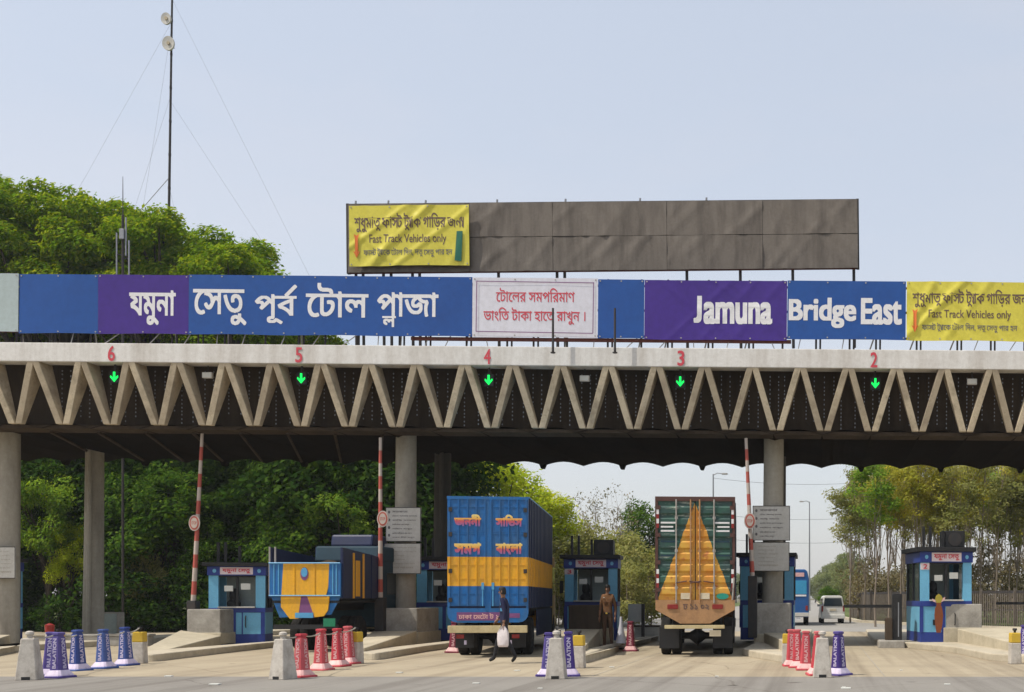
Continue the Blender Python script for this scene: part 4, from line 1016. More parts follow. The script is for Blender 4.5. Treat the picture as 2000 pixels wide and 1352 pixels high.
mb = MB(); mb.box(h - .03, h + .01, 2.3, LB - .4, .45, Z0 - .06); mb.box(-h - .01, -h + .03, 2.3, LB - .4, .45, Z0 - .06); mb.build('side_guard', 'truck_navy', t)
cab(t, w, LB + .12, 2.75, 'truck_yellow')

# ---- green container truck with the orange wedge
TY = 28.2; k = TY / FPX
a = W(1281, 1283, TY); b = W(1435, 1283, TY)
t = thing('covered_truck', 'green truck body with a tall orange wedge painted on its worn rear doors', 'truck', ((a.x + b.x) / 2, TY, 0), R(4))
w = b.x - a.x; h = w / 2; Z0, Z1 = zz(1172), zz(972); LB = 7.6
for sgn in (-1, 1):
    x0, x1 = (-h + .07, -.012) if sgn < 0 else (.012, h - .07)
    d = MB(); d.box(x0, x1, -.005, .04, Z0, Z1 - .09)
    for i in range(8): z = Z0 + .10 + i * (Z1 - Z0 - .25) / 8; d.prism_x([(-.005, z), (-.045, z + .05), (-.045, z + .18), (-.005, z + .23)][::-1], x0 + .05, x1 - .05)
    dr = d.build('rear_door', 'wedge', t)
    for x in (sgn * .11, sgn * .46):
        rd = MB(); rd.tube([(x, -.065, Z0 - .08), (x, -.065, Z1 - .05)], .019, 8)
        for z in (Z0 + .3, Z0 + 1.2, Z1 - .5): rd.box(x - .035, x + .035, -.075, -.03, z - .035, z + .035)
        rd.build('lock_rod', 'pale_steel' if x * sgn > .3 else 'apron_orange', dr)
        hd = MB().tube([(x, -.09, Z0 + .42), (x - sgn * .26, -.09, Z0 + .46)], .016, 6).build('handle', 'frame_brown', dr)
    hg = MB()
    for i in range(4): z = Z0 + .25 + i * (Z1 - Z0 - .5) / 3; hg.box(sgn * (h - .07) - .05, sgn * (h - .07) + .05, -.06, -.005, z - .05, z + .05)
    hg.build('hinge', 'frame_brown', dr)
    for i, (z, l) in enumerate(((Z1 - .62, .36), (Z1 - .72, .30), (Z1 - .82, .33), (Z1 - 1.08, .38), (Z1 - 1.42, .34))):
        MB().box(sgn * (h - .13) - (l if sgn > 0 else 0), sgn * (h - .13) + (0 if sgn > 0 else l), -.049, -.045, z - .02, z + .02).build('worn_line', 'letter_white' if i < 3 else 'truck_teal', dr)
    MB().box(sgn * .23 - .12, sgn * .23 + .12, -.058, -.046, Z0 + .02, Z0 + .17).build('white_panel', 'pale_panel', dr)
    mb = MB()
    for za, zb_ in ((Z1 - .75, Z1 - .30), (Z0 + .30, Z0 + .75)):
        for i in range(4): mb.m = i % 2; mb.box(sgn * (h - .055) - .03, sgn * (h - .055) + .03, -.05, -.035, za + (zb_ - za) * i / 4, za + (zb_ - za) * (i + 1) / 4)
    mb.build('reflector_strip', ['lamp_red', 'letter_white'], t)
MB().disc_y(h - .30, -.055, Z0 + .09, .15, .075, .012, 24).build('teal_oval', 'teal_paint', t)
sh = MB(); sh.box(-h, h, .05, LB, Z0, Z1)
for i in range(19): y = .25 + i * .39; sh.box(h, h + .025, y, y + .17, Z0 + .1, Z1 - .1); sh.box(-h - .025, -h, y, y + .17, Z0 + .1, Z1 - .1)
sh.build('cargo_body', 'truck_teal', t)
fr = MB(); fr.box(-h - .01, h + .01, -.035, .05, Z1 - .09, Z1 + .02); fr.box(-h - .01, -h + .06, -.03, .05, Z0, Z1 - .09); fr.box(h - .06, h + .01, -.03, .05, Z0, Z1 - .09); fr.build('door_frame', 'frame_brown', t)
za, zb_ = zz(1218), zz(1172)
ap = MB().prism_y([(-h, zb_ - .24), (-h + .60, za), (h - .60, za), (h, zb_ - .24), (h, zb_), (-h, zb_)], -.05, .06).build('tail_apron', 'apron_orange', t)
mb = MB(); lettering(mb, 'ঢ ১১ ০২', -.30, .34, zb_ - .24, zb_ - .10, .03, 30, off=-.055); mb.build('lettering', 'letter_brown', ap)
for sgn in (-1, 1):
    MB().box(sgn * (h - .42) - .13, sgn * (h - .42) + .13, -.075, -.05, zb_ - .22, zb_ - .11, .008).build('tail_lamp', 'lamp_red', ap)
    MB().box(sgn * (h - .3) - .24, sgn * (h - .3) + .24, .45, .48, .2, .74).build('mud_flap', 'black', t)
MB().box(-h + .22, h - .25, -.06, .04, zz(1228), zz(1221), .008).build('rear_bumper', 'bumper_cream', t)
MB().box(h - .62, h - .34, -.02, .0, zz(1243), zz(1231)).build('number_plate', 'pale_panel', t)
MB().tube([(h - .06, -.05, zb_), (h - .02, -.05, zb_ + .55)], .02, 6).build('side_bar', 'pale_steel', t)
chassis(t, w, LB + 1.6, Z0); cab(t, w, LB + .12, 2.7, 'apron_orange')

# ---- open truck with the yellow and blue tailgate
TY = 30.6; k = TY / FPX
a = W(527, 1283, TY); b = W(665, 1283, TY)
t = thing('open_truck', 'open truck with a yellow and blue painted tailgate and a dark blue side', 'truck', ((a.x + b.x) / 2, TY, 0), R(1))
w = b.x - a.x; h = w / 2; Zt, Zm, Zl = zz(1100), zz(1165), zz(1208); LB = 2.9
X = lambda px: (px - 596) * k
def strip(name, poly, m, y=-.01, th=.03): return MB().prism_y(poly, y, y + th).build(name, m, gate)
MB().prism_y([(X(545), Zl + .02), (X(645), Zl + .1), (h - .02, Zm), (-h + .02, Zm)], .05, .09).build('tail_skirt', 'truck_blue', t)
gate = MB().box(-h, h, .02, .08, Zm - .02, Zt).build('tailgate', 'truck_blue', t)
strip('blue_panel', [(-h, Zm), (X(550), Zm), (X(554), Zt), (-h, Zt)], 'truck_blue')
strip('blue_panel', [(X(641), Zm + .12), (h, Zm), (h, Zt), (X(643), Zt), (X(642), Zm + .5)], 'truck_blue')
strip('yellow_panel', [(X(550), Zm), (X(636), Zm), (X(641), Zm + .25), (X(643), Zt), (X(554), Zt)], 'truck_yellow')
for px in (536, 545, 650, 657): MB().box(X(px) - .015, X(px) + .015, -.022, -.01, Zm + .05, Zt - .03).build('blue_stripe', 'truck_sky', gate)
for px in (575, 614): MB().box(X(px) - .02, X(px) + .02, -.026, -.01, Zm, Zt - .02).build('upright_rib', 'truck_yellow', gate)
MB().disc_y(X(595), -.012, zz(1121), .105, .17, .02, 24).build('violet_arc', 'violet', gate); MB().disc_y(X(595), -.018, zz(1118), .085, .125, .02, 24).build('pale_emblem', 'truck_sky', gate)
r_ = MB(); r_.tube([(-h, -.04, Zm + .02), (h, -.04, Zm + .02)], .018, 6); r_.tube([(-h, -.04, Zt), (h, -.04, Zt)], .02, 6); r_.build('gate_rail', 'truck_sky', gate)
lowp = MB(); lowp.prism_y([(X(549), Zl + .30), (X(566), Zl - .01), (X(582), Zl - .01), (X(588), Zm), (X(549), Zm)], .0, .04); lowp.prism_y([(X(614), Zl + .03), (X(632), Zl + .06), (X(640), Zl + .22), (X(643), Zm), (X(600), Zm)], .0, .04); lowp.build('tail_flap', 'truck_yellow', t)
MB().prism_y([(X(582), Zl + .02), (X(614), Zl + .02), (X(600), Zm), (X(588), Zm)], .005, .035).build('flap_centre', 'violet', t)
MB().box(X(577), X(612), -.02, .02, zz(1207), zz(1197)).build('number_plate', 'truck_sky', t); MB().box(X(632), X(655), -.03, .0, zz(1224), zz(1208)).build('green_plate', 'green_plate', t)
for sgn in (-1, 1):     # side boards, higher at the rear post
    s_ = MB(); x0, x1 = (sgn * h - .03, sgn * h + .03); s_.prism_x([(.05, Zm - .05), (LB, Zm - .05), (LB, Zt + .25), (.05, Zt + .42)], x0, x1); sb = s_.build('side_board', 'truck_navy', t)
    for y in (.06, .75, 1.45, 2.1, 2.7): MB().box(min(sgn * (h + .03), sgn * (h + .05)), max(sgn * (h + .03), sgn * (h + .05)), y, y + .10, Zm - .05, Zt + .3).build('stake', 'truck_yellow' if .5 < y < 1.6 else 'truck_navy', sb)
    if sgn > 0: MB().box(h + .03, h + .042, .95, 1.25, Zm, Zt + .1).build('yellow_patch', 'truck_yellow', sb)
for x in (-h - .02, -h + .13): MB().tube([(x, .05, Zm), (x, .05, zz(1068))], .025, 6).build('corner_post', 'pale_steel', t)
MB().box(-h, h, .08, LB, Zm - .08, Zm + .02).build('deck', 'black', t)
MB().box(-h + .02, h - .02, LB - .06, LB, Zm, Zt + .55).build('head_board', 'truck_navy', t)
ld = MB(); r9 = random.Random(5); nx = 14
for j in range(nx):
    for i in range(10):
        x0 = -h + .06 + (w - .12) * i / 10; y0 = .15 + (LB - .3) * j / nx; dx = (w - .12) / 10; dy = (LB - .3) / nx
        hh = lambda x, y: Zt - .25 + .35 * math.sin((y / LB) * 3.1) * (1 - (x / h) ** 2) + .04 * math.sin(7 * x + 5 * y)
        ld.add([(x0, y0, hh(x0, y0)), (x0 + dx, y0, hh(x0 + dx, y0)), (x0 + dx, y0 + dy, hh(x0 + dx, y0 + dy)), (x0, y0 + dy, hh(x0, y0 + dy))], [(0, 1, 2, 3)])
tag(ld.build('load_cover', 'recess_dark', t, smooth=True))
chassis(t, w, LB + 1.6, Zm - .1)
MB().box(-h + .1, h - .1, .0, .12, .62, .74).build('rear_bumper', 'black', t)
cab(t, w + .1, LB + .1, 2.55, 'truck_teal')
hd = MB(); hd.prism_x([(LB - .3, 2.5), (LB + 1.7, 2.5), (LB + 1.5, 2.95), (LB - .2, 2.95)], -h * .9, h * 1.05); hd.build('cab_header', 'truck_teal', t, bevel=.05)
hd = MB(); hd.prism_x([(LB, 2.95), (LB + 1.3, 2.95), (LB + 1.2, 3.3), (LB + .1, 3.3)], -h * .55, h * .75); hd.build('roof_box', 'truck_navy', t, bevel=.06)

# ---- blue bus beyond the booths
TY = 60.0; a = W(1538, 1222, TY); b = W(1580, 1222, TY)
t = thing('bus', 'blue bus driving away beyond the column by the green truck', 'bus', ((a.x + b.x) / 2, TY, 0), R(1))
w = b.x - a.x; h = w / 2; zt = EYE + (VY - 1112) * TY / FPX
MB().prism_y([(-h, .45), (h, .45), (h, zt - .5), (h - .08, zt - .12), (h - .2, zt), (-h + .2, zt), (-h + .08, zt - .12), (-h, zt - .5)], 0, 8).build('body', 'bus_blue', t, bevel=.06)
MB().box(-h + .12, h - .12, -.02, .02, zt * .56, zt * .80, .01).build('rear_window', 'bus_cyan', t); MB().box(-h + .14, h - .14, -.03, .0, zt * .52, zt * .55).build('name_line', 'letter_white', t)
MB().box(-h + .14, h - .25, -.03, .0, zt * .87, zt * .94).build('top_sign', 'skirt_pink', t); MB().box(-h, h, -.06, .05, .48, .68, .02).build('rear_bumper', 'sign_white', t)
for sgn in (-1, 1):
    MB().box(sgn * (h - .12) - .06, sgn * (h - .12) + .06, -.02, .01, .8, 1.05).build('tail_lamp', 'lamp_red', t); wheel(t, sgn * (h - .14), 1.8, .42, .26); wheel(t, sgn * (h - .14), 6.2, .42, .26)
    MB().box(min(sgn * h, sgn * (h + .01)), max(sgn * h, sgn * (h + .01)), .6, 7.4, zt * .55, zt * .82).build('side_window', 'glass', t)
MB().box(-.12, .12, -.02, .0, .3, .44).build('number_plate', 'letter_white', t)

# ---- white van
TY = 65.0; a = W(1604, 1218, TY); b = W(1650, 1218, TY)
t = thing('white_van', 'small white van driving away on the open road', 'van', ((a.x + b.x) / 2, TY, 0), R(3))
w = b.x - a.x; h = w / 2; H = 1.58
pr = [(-h, .28), (h, .28), (h + .01, .75), (h - .03, .95), (h - .13, H - .08), (h - .22, H), (-h + .22, H), (-h + .13, H - .08), (-h + .03, .95), (-h - .01, .75)]
mb = MB(); mb.prism_y(pr, 0, 2.5); mb.prism_x([(2.5, .28), (3.5, .28), (3.55, .85), (2.9, .95), (2.5, 1.45)], -h + .06, h - .06); bo = mb.build('body', 'white_car', t, bevel=.05)
MB().prism_y([(-h + .13, .98), (h - .13, .98), (h - .2, H - .14), (-h + .2, H - .14)], -.02, .02).build('rear_window', 'glass', bo)
MB().box(-.18, .18, -.02, .0, .72, .84).build('number_plate', 'pale_panel', bo); MB().box(-h - .01, h + .01, -.07, .06, .28, .50, .03).build('rear_bumper', 'white_car', t)
for sgn in (-1, 1):
    MB().box(sgn * (h - .06) - .05, sgn * (h - .06) + .05, -.03, .03, .68, 1.0).build('tail_lamp', 'lamp_red', bo); wheel(t, sgn * (h - .1), .7, .29, .18); wheel(t, sgn * (h - .1), 2.9, .29, .18)
    MB().box(sgn * (h + .02) - .08, sgn * (h + .02) + .08, 2.45, 2.5, .95, 1.08).build('mirror', 'white_car', t)
    MB().prism_x([(.35, 1.0), (2.4, 1.0), (2.2, 1.4), (.4, 1.42)], sgn * (h - .07) - .02, sgn * (h - .07) + .03).build('side_window', 'glass', bo)

# ================================================================== PEOPLE
def body_mesh(t, J, E, Rr, regions, name='body'):
    """one continuous skin grown over a skeleton; regions: list of (test(point), material slot)"""
    names = list(J); me = bpy.data.meshes.new(name); me.from_pydata([J[n] for n in names], [(names.index(a), names.index(b)) for a, b in E], [])
    o = bpy.data.objects.new(name, me); COL.objects.link(o)
    sk = o.modifiers.new('skin', 'SKIN'); sk.use_smooth_shade = True
    for i, n in enumerate(names):
        r = Rr[n]; r = r if isinstance(r, tuple) else (r, r); me.skin_vertices[0].data[i].radius = r
    me.skin_vertices[0].data[names.index('pelvis')].use_root = True
    sb = o.modifiers.new('sub', 'SUBSURF'); sb.levels = 2; sb.render_levels = 2
    dg = bpy.context.evaluated_depsgraph_get(); dg.update(); ev = o.evaluated_get(dg); nm = bpy.data.meshes.new_from_object(ev); o.modifiers.clear(); o.data = nm; nm.name = name
    mats = []; nm.materials.clear()
    for test, m in regions: nm.materials.append(M[m])
    for p in nm.polygons:
        p.use_smooth = True
        for i, (test, m) in enumerate(regions):
            if test(p.center): p.material_index = i; break
    o.parent = t; return o
def hand(t, wrist, d, side, curl, par=None):
    """palm, four fingers of different length and a thumb; d = pointing direction of the hand"""
    d = Vector(d).normalized(); s_ = Vector((1, 0, 0)); s_ = (s_ - d * s_.dot(d)).normalized(); n = d.cross(s_) * side; w = Vector(wrist); mb = MB()
    mb.tube([w - d * .01, w + d * .03, w + d * .085], [.024, .036, .034], 8)
    for i, l in enumerate((.068, .078, .073, .056)):
        p0 = w + d * .082 + n * 0 + s_ * 0 + (Vector((0, 1, 0)) * (.027 - .018 * i)); p1 = p0 + d * l * .5; p2 = p1 + (d * (1 - curl) + n * -curl).normalized() * l * .5
        mb.tube([p0, p1, p2], [.0105, .0095, .007], 6)
    p0 = w + d * .03 + Vector((0, -.03, 0)); mb.tube([p0, p0 + (d * .7 + Vector((0, -.7, 0))) * .035, p0 + (d * .95 + Vector((0, -.3, 0))) * .07], [.013, .011, .008], 6)
    return mb.build('hand', 'skin', t, smooth=True)
def head_bits(t, c, face, hairy=True, mat_h='hair'):
    """eyes, brows, ears and hair for a head centred at c looking along face (unit, horizontal)"""
    f = Vector(face).normalized(); s_ = Vector((-f.y, f.x, 0)); c = Vector(c)
    e = MB(); 
    for sg in (-1, 1): q = c + f * .083 + s_ * sg * .031 + Vector((0, 0, .008)); e.lathe([(.002, -.008), (.011, 0), (.002, .008)], 8, q)
    e.build('eye', 'hair', t)
    nz = MB(); q = c + f * .09; nz.hexa([q + s_ * .016 + Vector((0, 0, -.03)), q - s_ * .016 + Vector((0, 0, -.03)), q - s_ * .012 - f * .02 + Vector((0, 0, -.03)), q + s_ * .012 - f * .02 + Vector((0, 0, -.03))] + [q + s_ * .006 + Vector((0, 0, .015)) - f * .008, q - s_ * .006 + Vector((0, 0, .015)) - f * .008, q - s_ * .006 - f * .02 + Vector((0, 0, .015)), q + s_ * .006 - f * .02 + Vector((0, 0, .015))]); nz.v = [tuple(Vector(v) + (f * .018 if i < 2 else f * 0)) for i, v in enumerate(nz.v)]; nz.build('nose', 'skin', t)
    mo = MB(); q = c + f * .083 + Vector((0, 0, -.052)); mo.hexa([q + s_ * .024 + Vector((0, 0, -.006)), q - s_ * .024 + Vector((0, 0, -.006)), q - s_ * .024 - f * .02 + Vector((0, 0, -.006)), q + s_ * .024 - f * .02 + Vector((0, 0, -.006)), q + s_ * .024 + Vector((0, 0, .006)), q - s_ * .024 + Vector((0, 0, .006)), q - s_ * .024 - f * .02 + Vector((0, 0, .006)), q + s_ * .024 - f * .02 + Vector((0, 0, .006))]); mo.build('mouth', 'letter_brown', t)
    for sg in (-1, 1): q = c + s_ * sg * .073 - f * .005; MB().lathe([(.004, -.03), (.016, -.012), (.018, .014), (.006, .03)], 8, q).build('ear', 'skin', t, smooth=True)
    hr = MB(); n = 14; vs = []; fs = []
    for j in range(6):
        for i in range(n):
            a = 2 * math.pi * i / n; fr = math.cos(a); lowz = .035 + .0 if fr > .3 else -.06 + .09 * max(0, fr)
            ph = (math.pi / 2) * (1 - j / 5); rr = .088 * math.cos(ph); z = lowz * (j / 5) ** 2 + (.112) * (1 - (j / 5) ** 2)
            rr = .090 * math.sin(math.pi / 2 * (j / 5) ** .6); q = c + f * (rr * 1.1 * fr - .008) + s_ * (rr * .92 * math.sin(a)) + Vector((0, 0, z)); vs.append(q)
    for j in range(5):
        for i in range(n): fs.append((j * n + i, j * n + (i + 1) % n, (j + 1) * n + (i + 1) % n, (j + 1) * n + i))
    hr.add(vs, fs); hr.build('hair', mat_h, t, smooth=True)

# guard in brown, standing and facing the road
GY = 32.2; g = W(1187, 1272, GY); sc = (1270 - 1143) * GY / FPX / 1.72
t = thing('person', 'man in a brown uniform standing before the dark toll booth, arms down', 'person', (g.x, GY, .0), R(-6))
t.scale = (sc * .82, sc * .9, sc)
J = dict(pelvis=(0, 0, .94), waist=(0, 0, 1.08), chest=(0, -.01, 1.28), neck=(0, 0, 1.46), throat=(0, -.01, 1.53), head=(0, -.012, 1.61), crown=(0, 0, 1.68),
         shl=(-.165, 0, 1.41), ell=(-.245, .02, 1.13), wrl=(-.255, -.05, .88), shr=(.165, 0, 1.41), elr=(.25, .03, 1.13), wrr=(.26, -.04, .88),
         hil=(-.09, 0, .89), knl=(-.105, -.015, .5), anl=(-.115, .02, .11), tol=(-.13, -.15, .05), hir=(.09, 0, .89), knr=(.11, -.02, .5), anr=(.125, .02, .11), tor=(.15, -.15, .05))
E_ = [('pelvis', 'waist'), ('waist', 'chest'), ('chest', 'neck'), ('neck', 'throat'), ('throat', 'head'), ('head', 'crown'), ('chest', 'shl'), ('shl', 'ell'), ('ell', 'wrl'), ('chest', 'shr'), ('shr', 'elr'), ('elr', 'wrr'),
      ('pelvis', 'hil'), ('hil', 'knl'), ('knl', 'anl'), ('anl', 'tol'), ('pelvis', 'hir'), ('hir', 'knr'), ('knr', 'anr'), ('anr', 'tor')]
RB = dict(pelvis=(.15, .11), waist=(.145, .105), chest=(.175, .115), neck=(.07, .065), throat=(.055, .055), head=(.088, .098), crown=(.06, .068), shl=.075, ell=.048, wrl=.033, shr=.075, elr=.048, wrr=.033,
          hil=.098, knl=.066, anl=.05, tol=.04, hir=.098, knr=.066, anr=.05, tor=.04)
body_mesh(t, J, E_, RB, [(lambda p: p.z < .10, 'black'), (lambda p: p.z > 1.475, 'skin'), (lambda p: abs(p.x) > .19 and p.z < 1.04, 'skin'), (lambda p: p.z < .955, 'trouser_brown'), (lambda p: True, 'uniform_brown')])
head_bits(t, (0, -.015, 1.615), (0, -1, 0))
hand(t, (-.255, -.052, .87), (0, -.1, -1), 1, .45); hand(t, (.26, -.042, .87), (0, -.1, -1), -1, .45)
MB().lathe([(.155, .945), (.158, .985), (.152, .99)], 20, (0, 0, 0), 1, .78).build('belt', 'black', t, smooth=True)
MB().box(-.03, .03, -.13, -.118, .95, .985).build('buckle', 'post_yellow', t)
for x in (-.08, .08): MB().box(x - .05, x + .05, -.135, -.118, 1.25, 1.36, .01).build('breast_pocket', 'uniform_brown', t)
MB().box(-.105, -.055, -.14, -.134, 1.37, 1.39).build('badge', 'paper', t)

# man in navy crossing in front of the blue truck, side on, striding to the left and carrying a white bag
GY = FPX * EYE / (1296 - VY); g = G(986, 1296); sc = (1296 - 1146) * GY / FPX / 1.72
t = thing('person', 'man in dark navy clothes striding past the blue truck with a white bag', 'person', g, R(0))
t.scale = (sc * .86, sc * .9, sc)
J = dict(pelvis=(0, 0, .95), waist=(-.01, 0, 1.08), chest=(-.02, 0, 1.27), neck=(-.035, 0, 1.45), throat=(-.05, 0, 1.52), head=(-.065, 0, 1.60), crown=(-.055, 0, 1.67),
         shl=(-.02, .17, 1.40), ell=(-.10, .23, 1.15), wrl=(-.24, .21, .98), shr=(-.02, -.17, 1.40), elr=(.06, -.23, 1.14), wrr=(.045, -.26, .90),
         hil=(0, .09, .90), knl=(-.20, .09, .53), anl=(-.30, .09, .12), tol=(-.44, .09, .06), hir=(0, -.09, .90), knr=(.10, -.09, .49), anr=(.31, -.09, .15), tor=(.20, -.09, .04))
E2 = E_
RB2 = dict(RB); RB2.update(pelvis=(.105, .15), waist=(.10, .14), chest=(.115, .17), head=(.096, .086), crown=(.066, .06))
body_mesh(t, J, E2, RB2, [(lambda p: p.z < .095, 'black'), (lambda p: p.z > 1.47, 'skin'), (lambda p: abs(p.y) > .185 and p.z < 1.06 and p.x < .0 and p.y > 0, 'skin'), (lambda p: p.y < -.2 and p.z < .98, 'skin'), (lambda p: p.z < .95, 'dark_cloth'), (lambda p: True, 'navy_cloth')])
head_bits(t, (-.068, 0, 1.605), (-1, 0, 0))
hand(t, (-.245, .21, .975), (-.7, 0, -.6), 1, .4); hand(t, (.045, -.262, .895), (0, -.05, -1), -1, .7)
for z0, z1, x0, x1 in ((1.30, 1.42, .03, .10), (1.17, 1.24, .03, .09)): MB().box(x0 - .1, x1 - .08, -.185, -.17, z0, z1, .004).build('pale_patch', 'truck_sky', t)
MB().lathe([(.15, .93), (.155, .97), (.148, .98)], 16, (0, 0, 0), .72, 1).build('belt', 'black', t)
o = thing('carrier_bag', 'white carrier bag held low by the striding man in navy', 'bag', (g.x + .03, g.y - .25, 0))
mb = MB(); zt_ = .86 * sc
P = [(-.115, .03, .40), (.115, .03, .40), (.115, .0, .40), (-.115, .0, .40)]
bm_rows = [(.10, .045, .38), (.13, .075, .42), (.125, .07, .55), (.115, .05, .70), (.08, .02, .78), (.03, .012, .84)]
n = 12; vs = []; fs = []
for rx, ry, z in bm_rows:
    for i in range(n): a = 2 * math.pi * i / n; q = .02 * math.sin(3 * a + z * 9); vs.append((rx * sc * max(-1, min(1, 1.25 * math.cos(a))) * .95 + q * .3, ry * sc * math.sin(a) + q, z * sc))
for j in range(len(bm_rows) - 1):
    for i in range(n): fs.append((j * n + i, j * n + (i + 1) % n, (j + 1) * n + (i + 1) % n, (j + 1) * n + i))
fs.append(tuple(range(n - 1, -1, -1))); mb.add(vs, fs); mb.build('bag_body', 'white_cloth', o, smooth=True)
MB().tube([(-.04 * sc, 0, .76 * sc), (-.02 * sc, 0, .85 * sc), (.02 * sc, 0, .85 * sc), (.04 * sc, 0, .76 * sc)], .008, 6).build('bag_handle', 'white_cloth', o)
# ================================================================== TREES
def leaf_mesh(name, m, blobs, per, leaf, seed, flat=.75, up=.5, shell=.55, droop=0.0):
    """a crown: many small leaf faces gathered in clumps; blobs: (x, y, z, r)"""
    rg = np.random.default_rng(seed); V = []
    for bx, by, bz, br in blobs:
        n = int(per * (br ** 2)); d = rg.normal(size=(n, 3)); d /= np.linalg.norm(d, axis=1)[:, None]
        rad = br * (shell + (1 - shell) * rg.random(n) ** .5) * (1 + .18 * rg.normal(size=n))
        c = d * rad[:, None] * np.array([1, 1, flat]) + np.array([bx, by, bz])
        nrm = d * .8 + rg.normal(size=(n, 3)) * .55 + np.array([SUN.x * .9, SUN.y * 1.3 - .15, SUN.z * .8]) * up * 1.25; nrm /= np.linalg.norm(nrm, axis=1)[:, None]
        a = np.cross(nrm, rg.normal(size=(n, 3))); a /= np.linalg.norm(a, axis=1)[:, None] + 1e-9
        b = np.cross(nrm, a); l = leaf * rg.uniform(.6, 1.35, n)[:, None]
        V.append(np.stack([c - a * l, c - b * l * .5, c + a * l + np.array([0, 0, -droop]) * l, c + b * l * .5], axis=1))
    V = np.concatenate(V).reshape(-1, 3); n = len(V) // 4
    me = bpy.data.meshes.new(name); me.vertices.add(len(V)); me.vertices.foreach_set('co', V.ravel().astype(np.float32))
    me.loops.add(4 * n); me.loops.foreach_set('vertex_index', np.arange(4 * n, dtype=np.int32))
    me.polygons.add(n); me.polygons.foreach_set('loop_start', np.arange(0, 4 * n, 4, dtype=np.int32)); me.polygons.foreach_set('loop_total', np.full(n, 4, dtype=np.int32))
    me.materials.append(M[m]); me.update(calc_edges=True); return me
def trunk_mesh(name, m, h, r, blobs, seed, lean=.03, limbs=12):
    rr = random.Random(seed); mb = MB(); p = []; x = y = 0
    for i in range(7): p.append((x, y, h * i / 6 - .2)); x += rr.uniform(-lean, lean) * h; y += rr.uniform(-lean, lean) * h
    mb.tube(p, [r * (1.25 if i == 0 else 1 - .11 * i) for i in range(7)], 9)
    for bl in sorted(blobs, key=lambda b: rr.random())[:limbs]:
        k = rr.randint(2, 6); s = Vector(p[k]); e = Vector(bl[:3]); mid = s.lerp(e, .5) + Vector((rr.uniform(-.3, .3), rr.uniform(-.3, .3), -.08 * (e - s).length))
        mb.tube([s, s.lerp(mid, .5), mid, e], [r * .42, r * .36, r * .26, r * .10], 6)
    o = mb.build(name, m, None, smooth=True); me = o.data; bpy.data.objects.remove(o); return me
def blobs_in(cz, rx, rz, n, br, seed, lo=-.6, fill_=.45):
    rr = random.Random(seed); out = []
    while len(out) < n:
        v = Vector((rr.gauss(0, 1), rr.gauss(0, 1), rr.gauss(0, 1))).normalized()
        if v.z < lo: continue
        k = (fill_ + (1 - fill_) * rr.random() ** .6)
        out.append((v.x * rx * k, v.y * rx * k, cz + v.z * rz * k, br * rr.uniform(.7, 1.35)))
    return out
KIND = {}
def kind(key, H, leafm, barkm, cz, rx, rz, n, br, per, leaf, r, seed, variants=3, **kw):
    L = []
    for v in range(variants):
        bl = blobs_in(cz, rx, rz, n, br, seed + v, kw.get('lo', -.6), kw.get('fill_', .45))
        L.append((leaf_mesh('crown', leafm, bl, per, leaf, seed + v, kw.get('flat', .75), kw.get('up', .5), kw.get('shell', .55)),
                  trunk_mesh('trunk', barkm, kw.get('th', cz), r, bl, seed + v, kw.get('lean', .03), kw.get('limbs', 12))))
    KIND[key] = (H, L)
TR = random.Random(17)
def tree(key, px, top, Y, label, group=None, wide=1.0, name='tree', cat='tree', v=None, ztop=None):
    H, L = KIND[key]; p = W(px, top, Y); h = ztop or p.z; s = h / H; me = L[TR.randrange(len(L)) if v is None else v % len(L)]
    t = thing(name, label, cat, (p.x, Y, 0), TR.uniform(-.7, .7), group)
    for nm, m_ in (('crown', me[0]), ('trunk', me[1])):
        o = bpy.data.objects.new(nm, m_); COL.objects.link(o); o.parent = t
    t.scale = (s * wide, s * wide, s); return t
kind('rain', 24, 'leaf_rain', 'bark', 18.6, 4.7, 4.9, 58, .88, 900, .13, .40, 100, 4, lo=-.5, flat=.68, fill_=.60, shell=.8, up=1.0, limbs=30, lean=.02)
kind('dense', 11, 'leaf_dark', 'bark', 6.0, 2.9, 4.4, 44, 1.1, 330, .135, .26, 200, 3, lo=-.95, limbs=16)
kind('grove', 11, 'leaf_grove', 'bark', 8.2, 2.5, 2.6, 34, .75, 480, .12, .24, 250, 3, lo=-.8, limbs=18, th=8.4, lean=.035, up=.9)
kind('bright', 10, 'leaf_bright', 'bark', 6.8, 3.0, 2.9, 44, .8, 520, .11, .2, 300, 2, lo=-.7, limbs=20, up=1.4)
kind('mid', 9, 'leaf_grove', 'bark', 5.4, 2.1, 3.4, 34, .8, 420, .115, .18, 400, 3, lo=-.85, limbs=14, up=1.0)
kind('slim_y', 13, 'leaf_yellow', 'bark_pale', 9.9, 1.7, 3.0, 40, .62, 250, .11, .06, 500, 3, lo=-.95, limbs=16, th=11.5, fill_=.2, shell=.3, lean=.012, up=1.2)
kind('slim_o', 13, 'leaf_olive', 'bark_pale', 9.7, 1.6, 3.3, 34, .60, 210, .11, .06, 600, 3, lo=-.95, limbs=18, th=11.8, fill_=.2, shell=.3, lean=.014, up=1.1)
kind('slim_m', 13, 'leaf_mid', 'bark_pale', 9.9, 1.5, 3.0, 34, .60, 260, .11, .06, 650, 2, lo=-.9, limbs=14, th=11.5, fill_=.2, shell=.3, lean=.012, up=1.1)
kind('bare', 11, 'leaf_grey', 'bark_pale', 7.6, 2.2, 3.4, 34, .62, 26, .12, .05, 700, 3, lo=-.8, limbs=34, th=9.5, fill_=.3, shell=.2, lean=.02)
kind('bush', 3, 'leaf_dark', 'bark', 1.35, 1.5, 1.5, 20, .6, 480, .085, .06, 800, 2, lo=-.85, limbs=8, th=1.8)
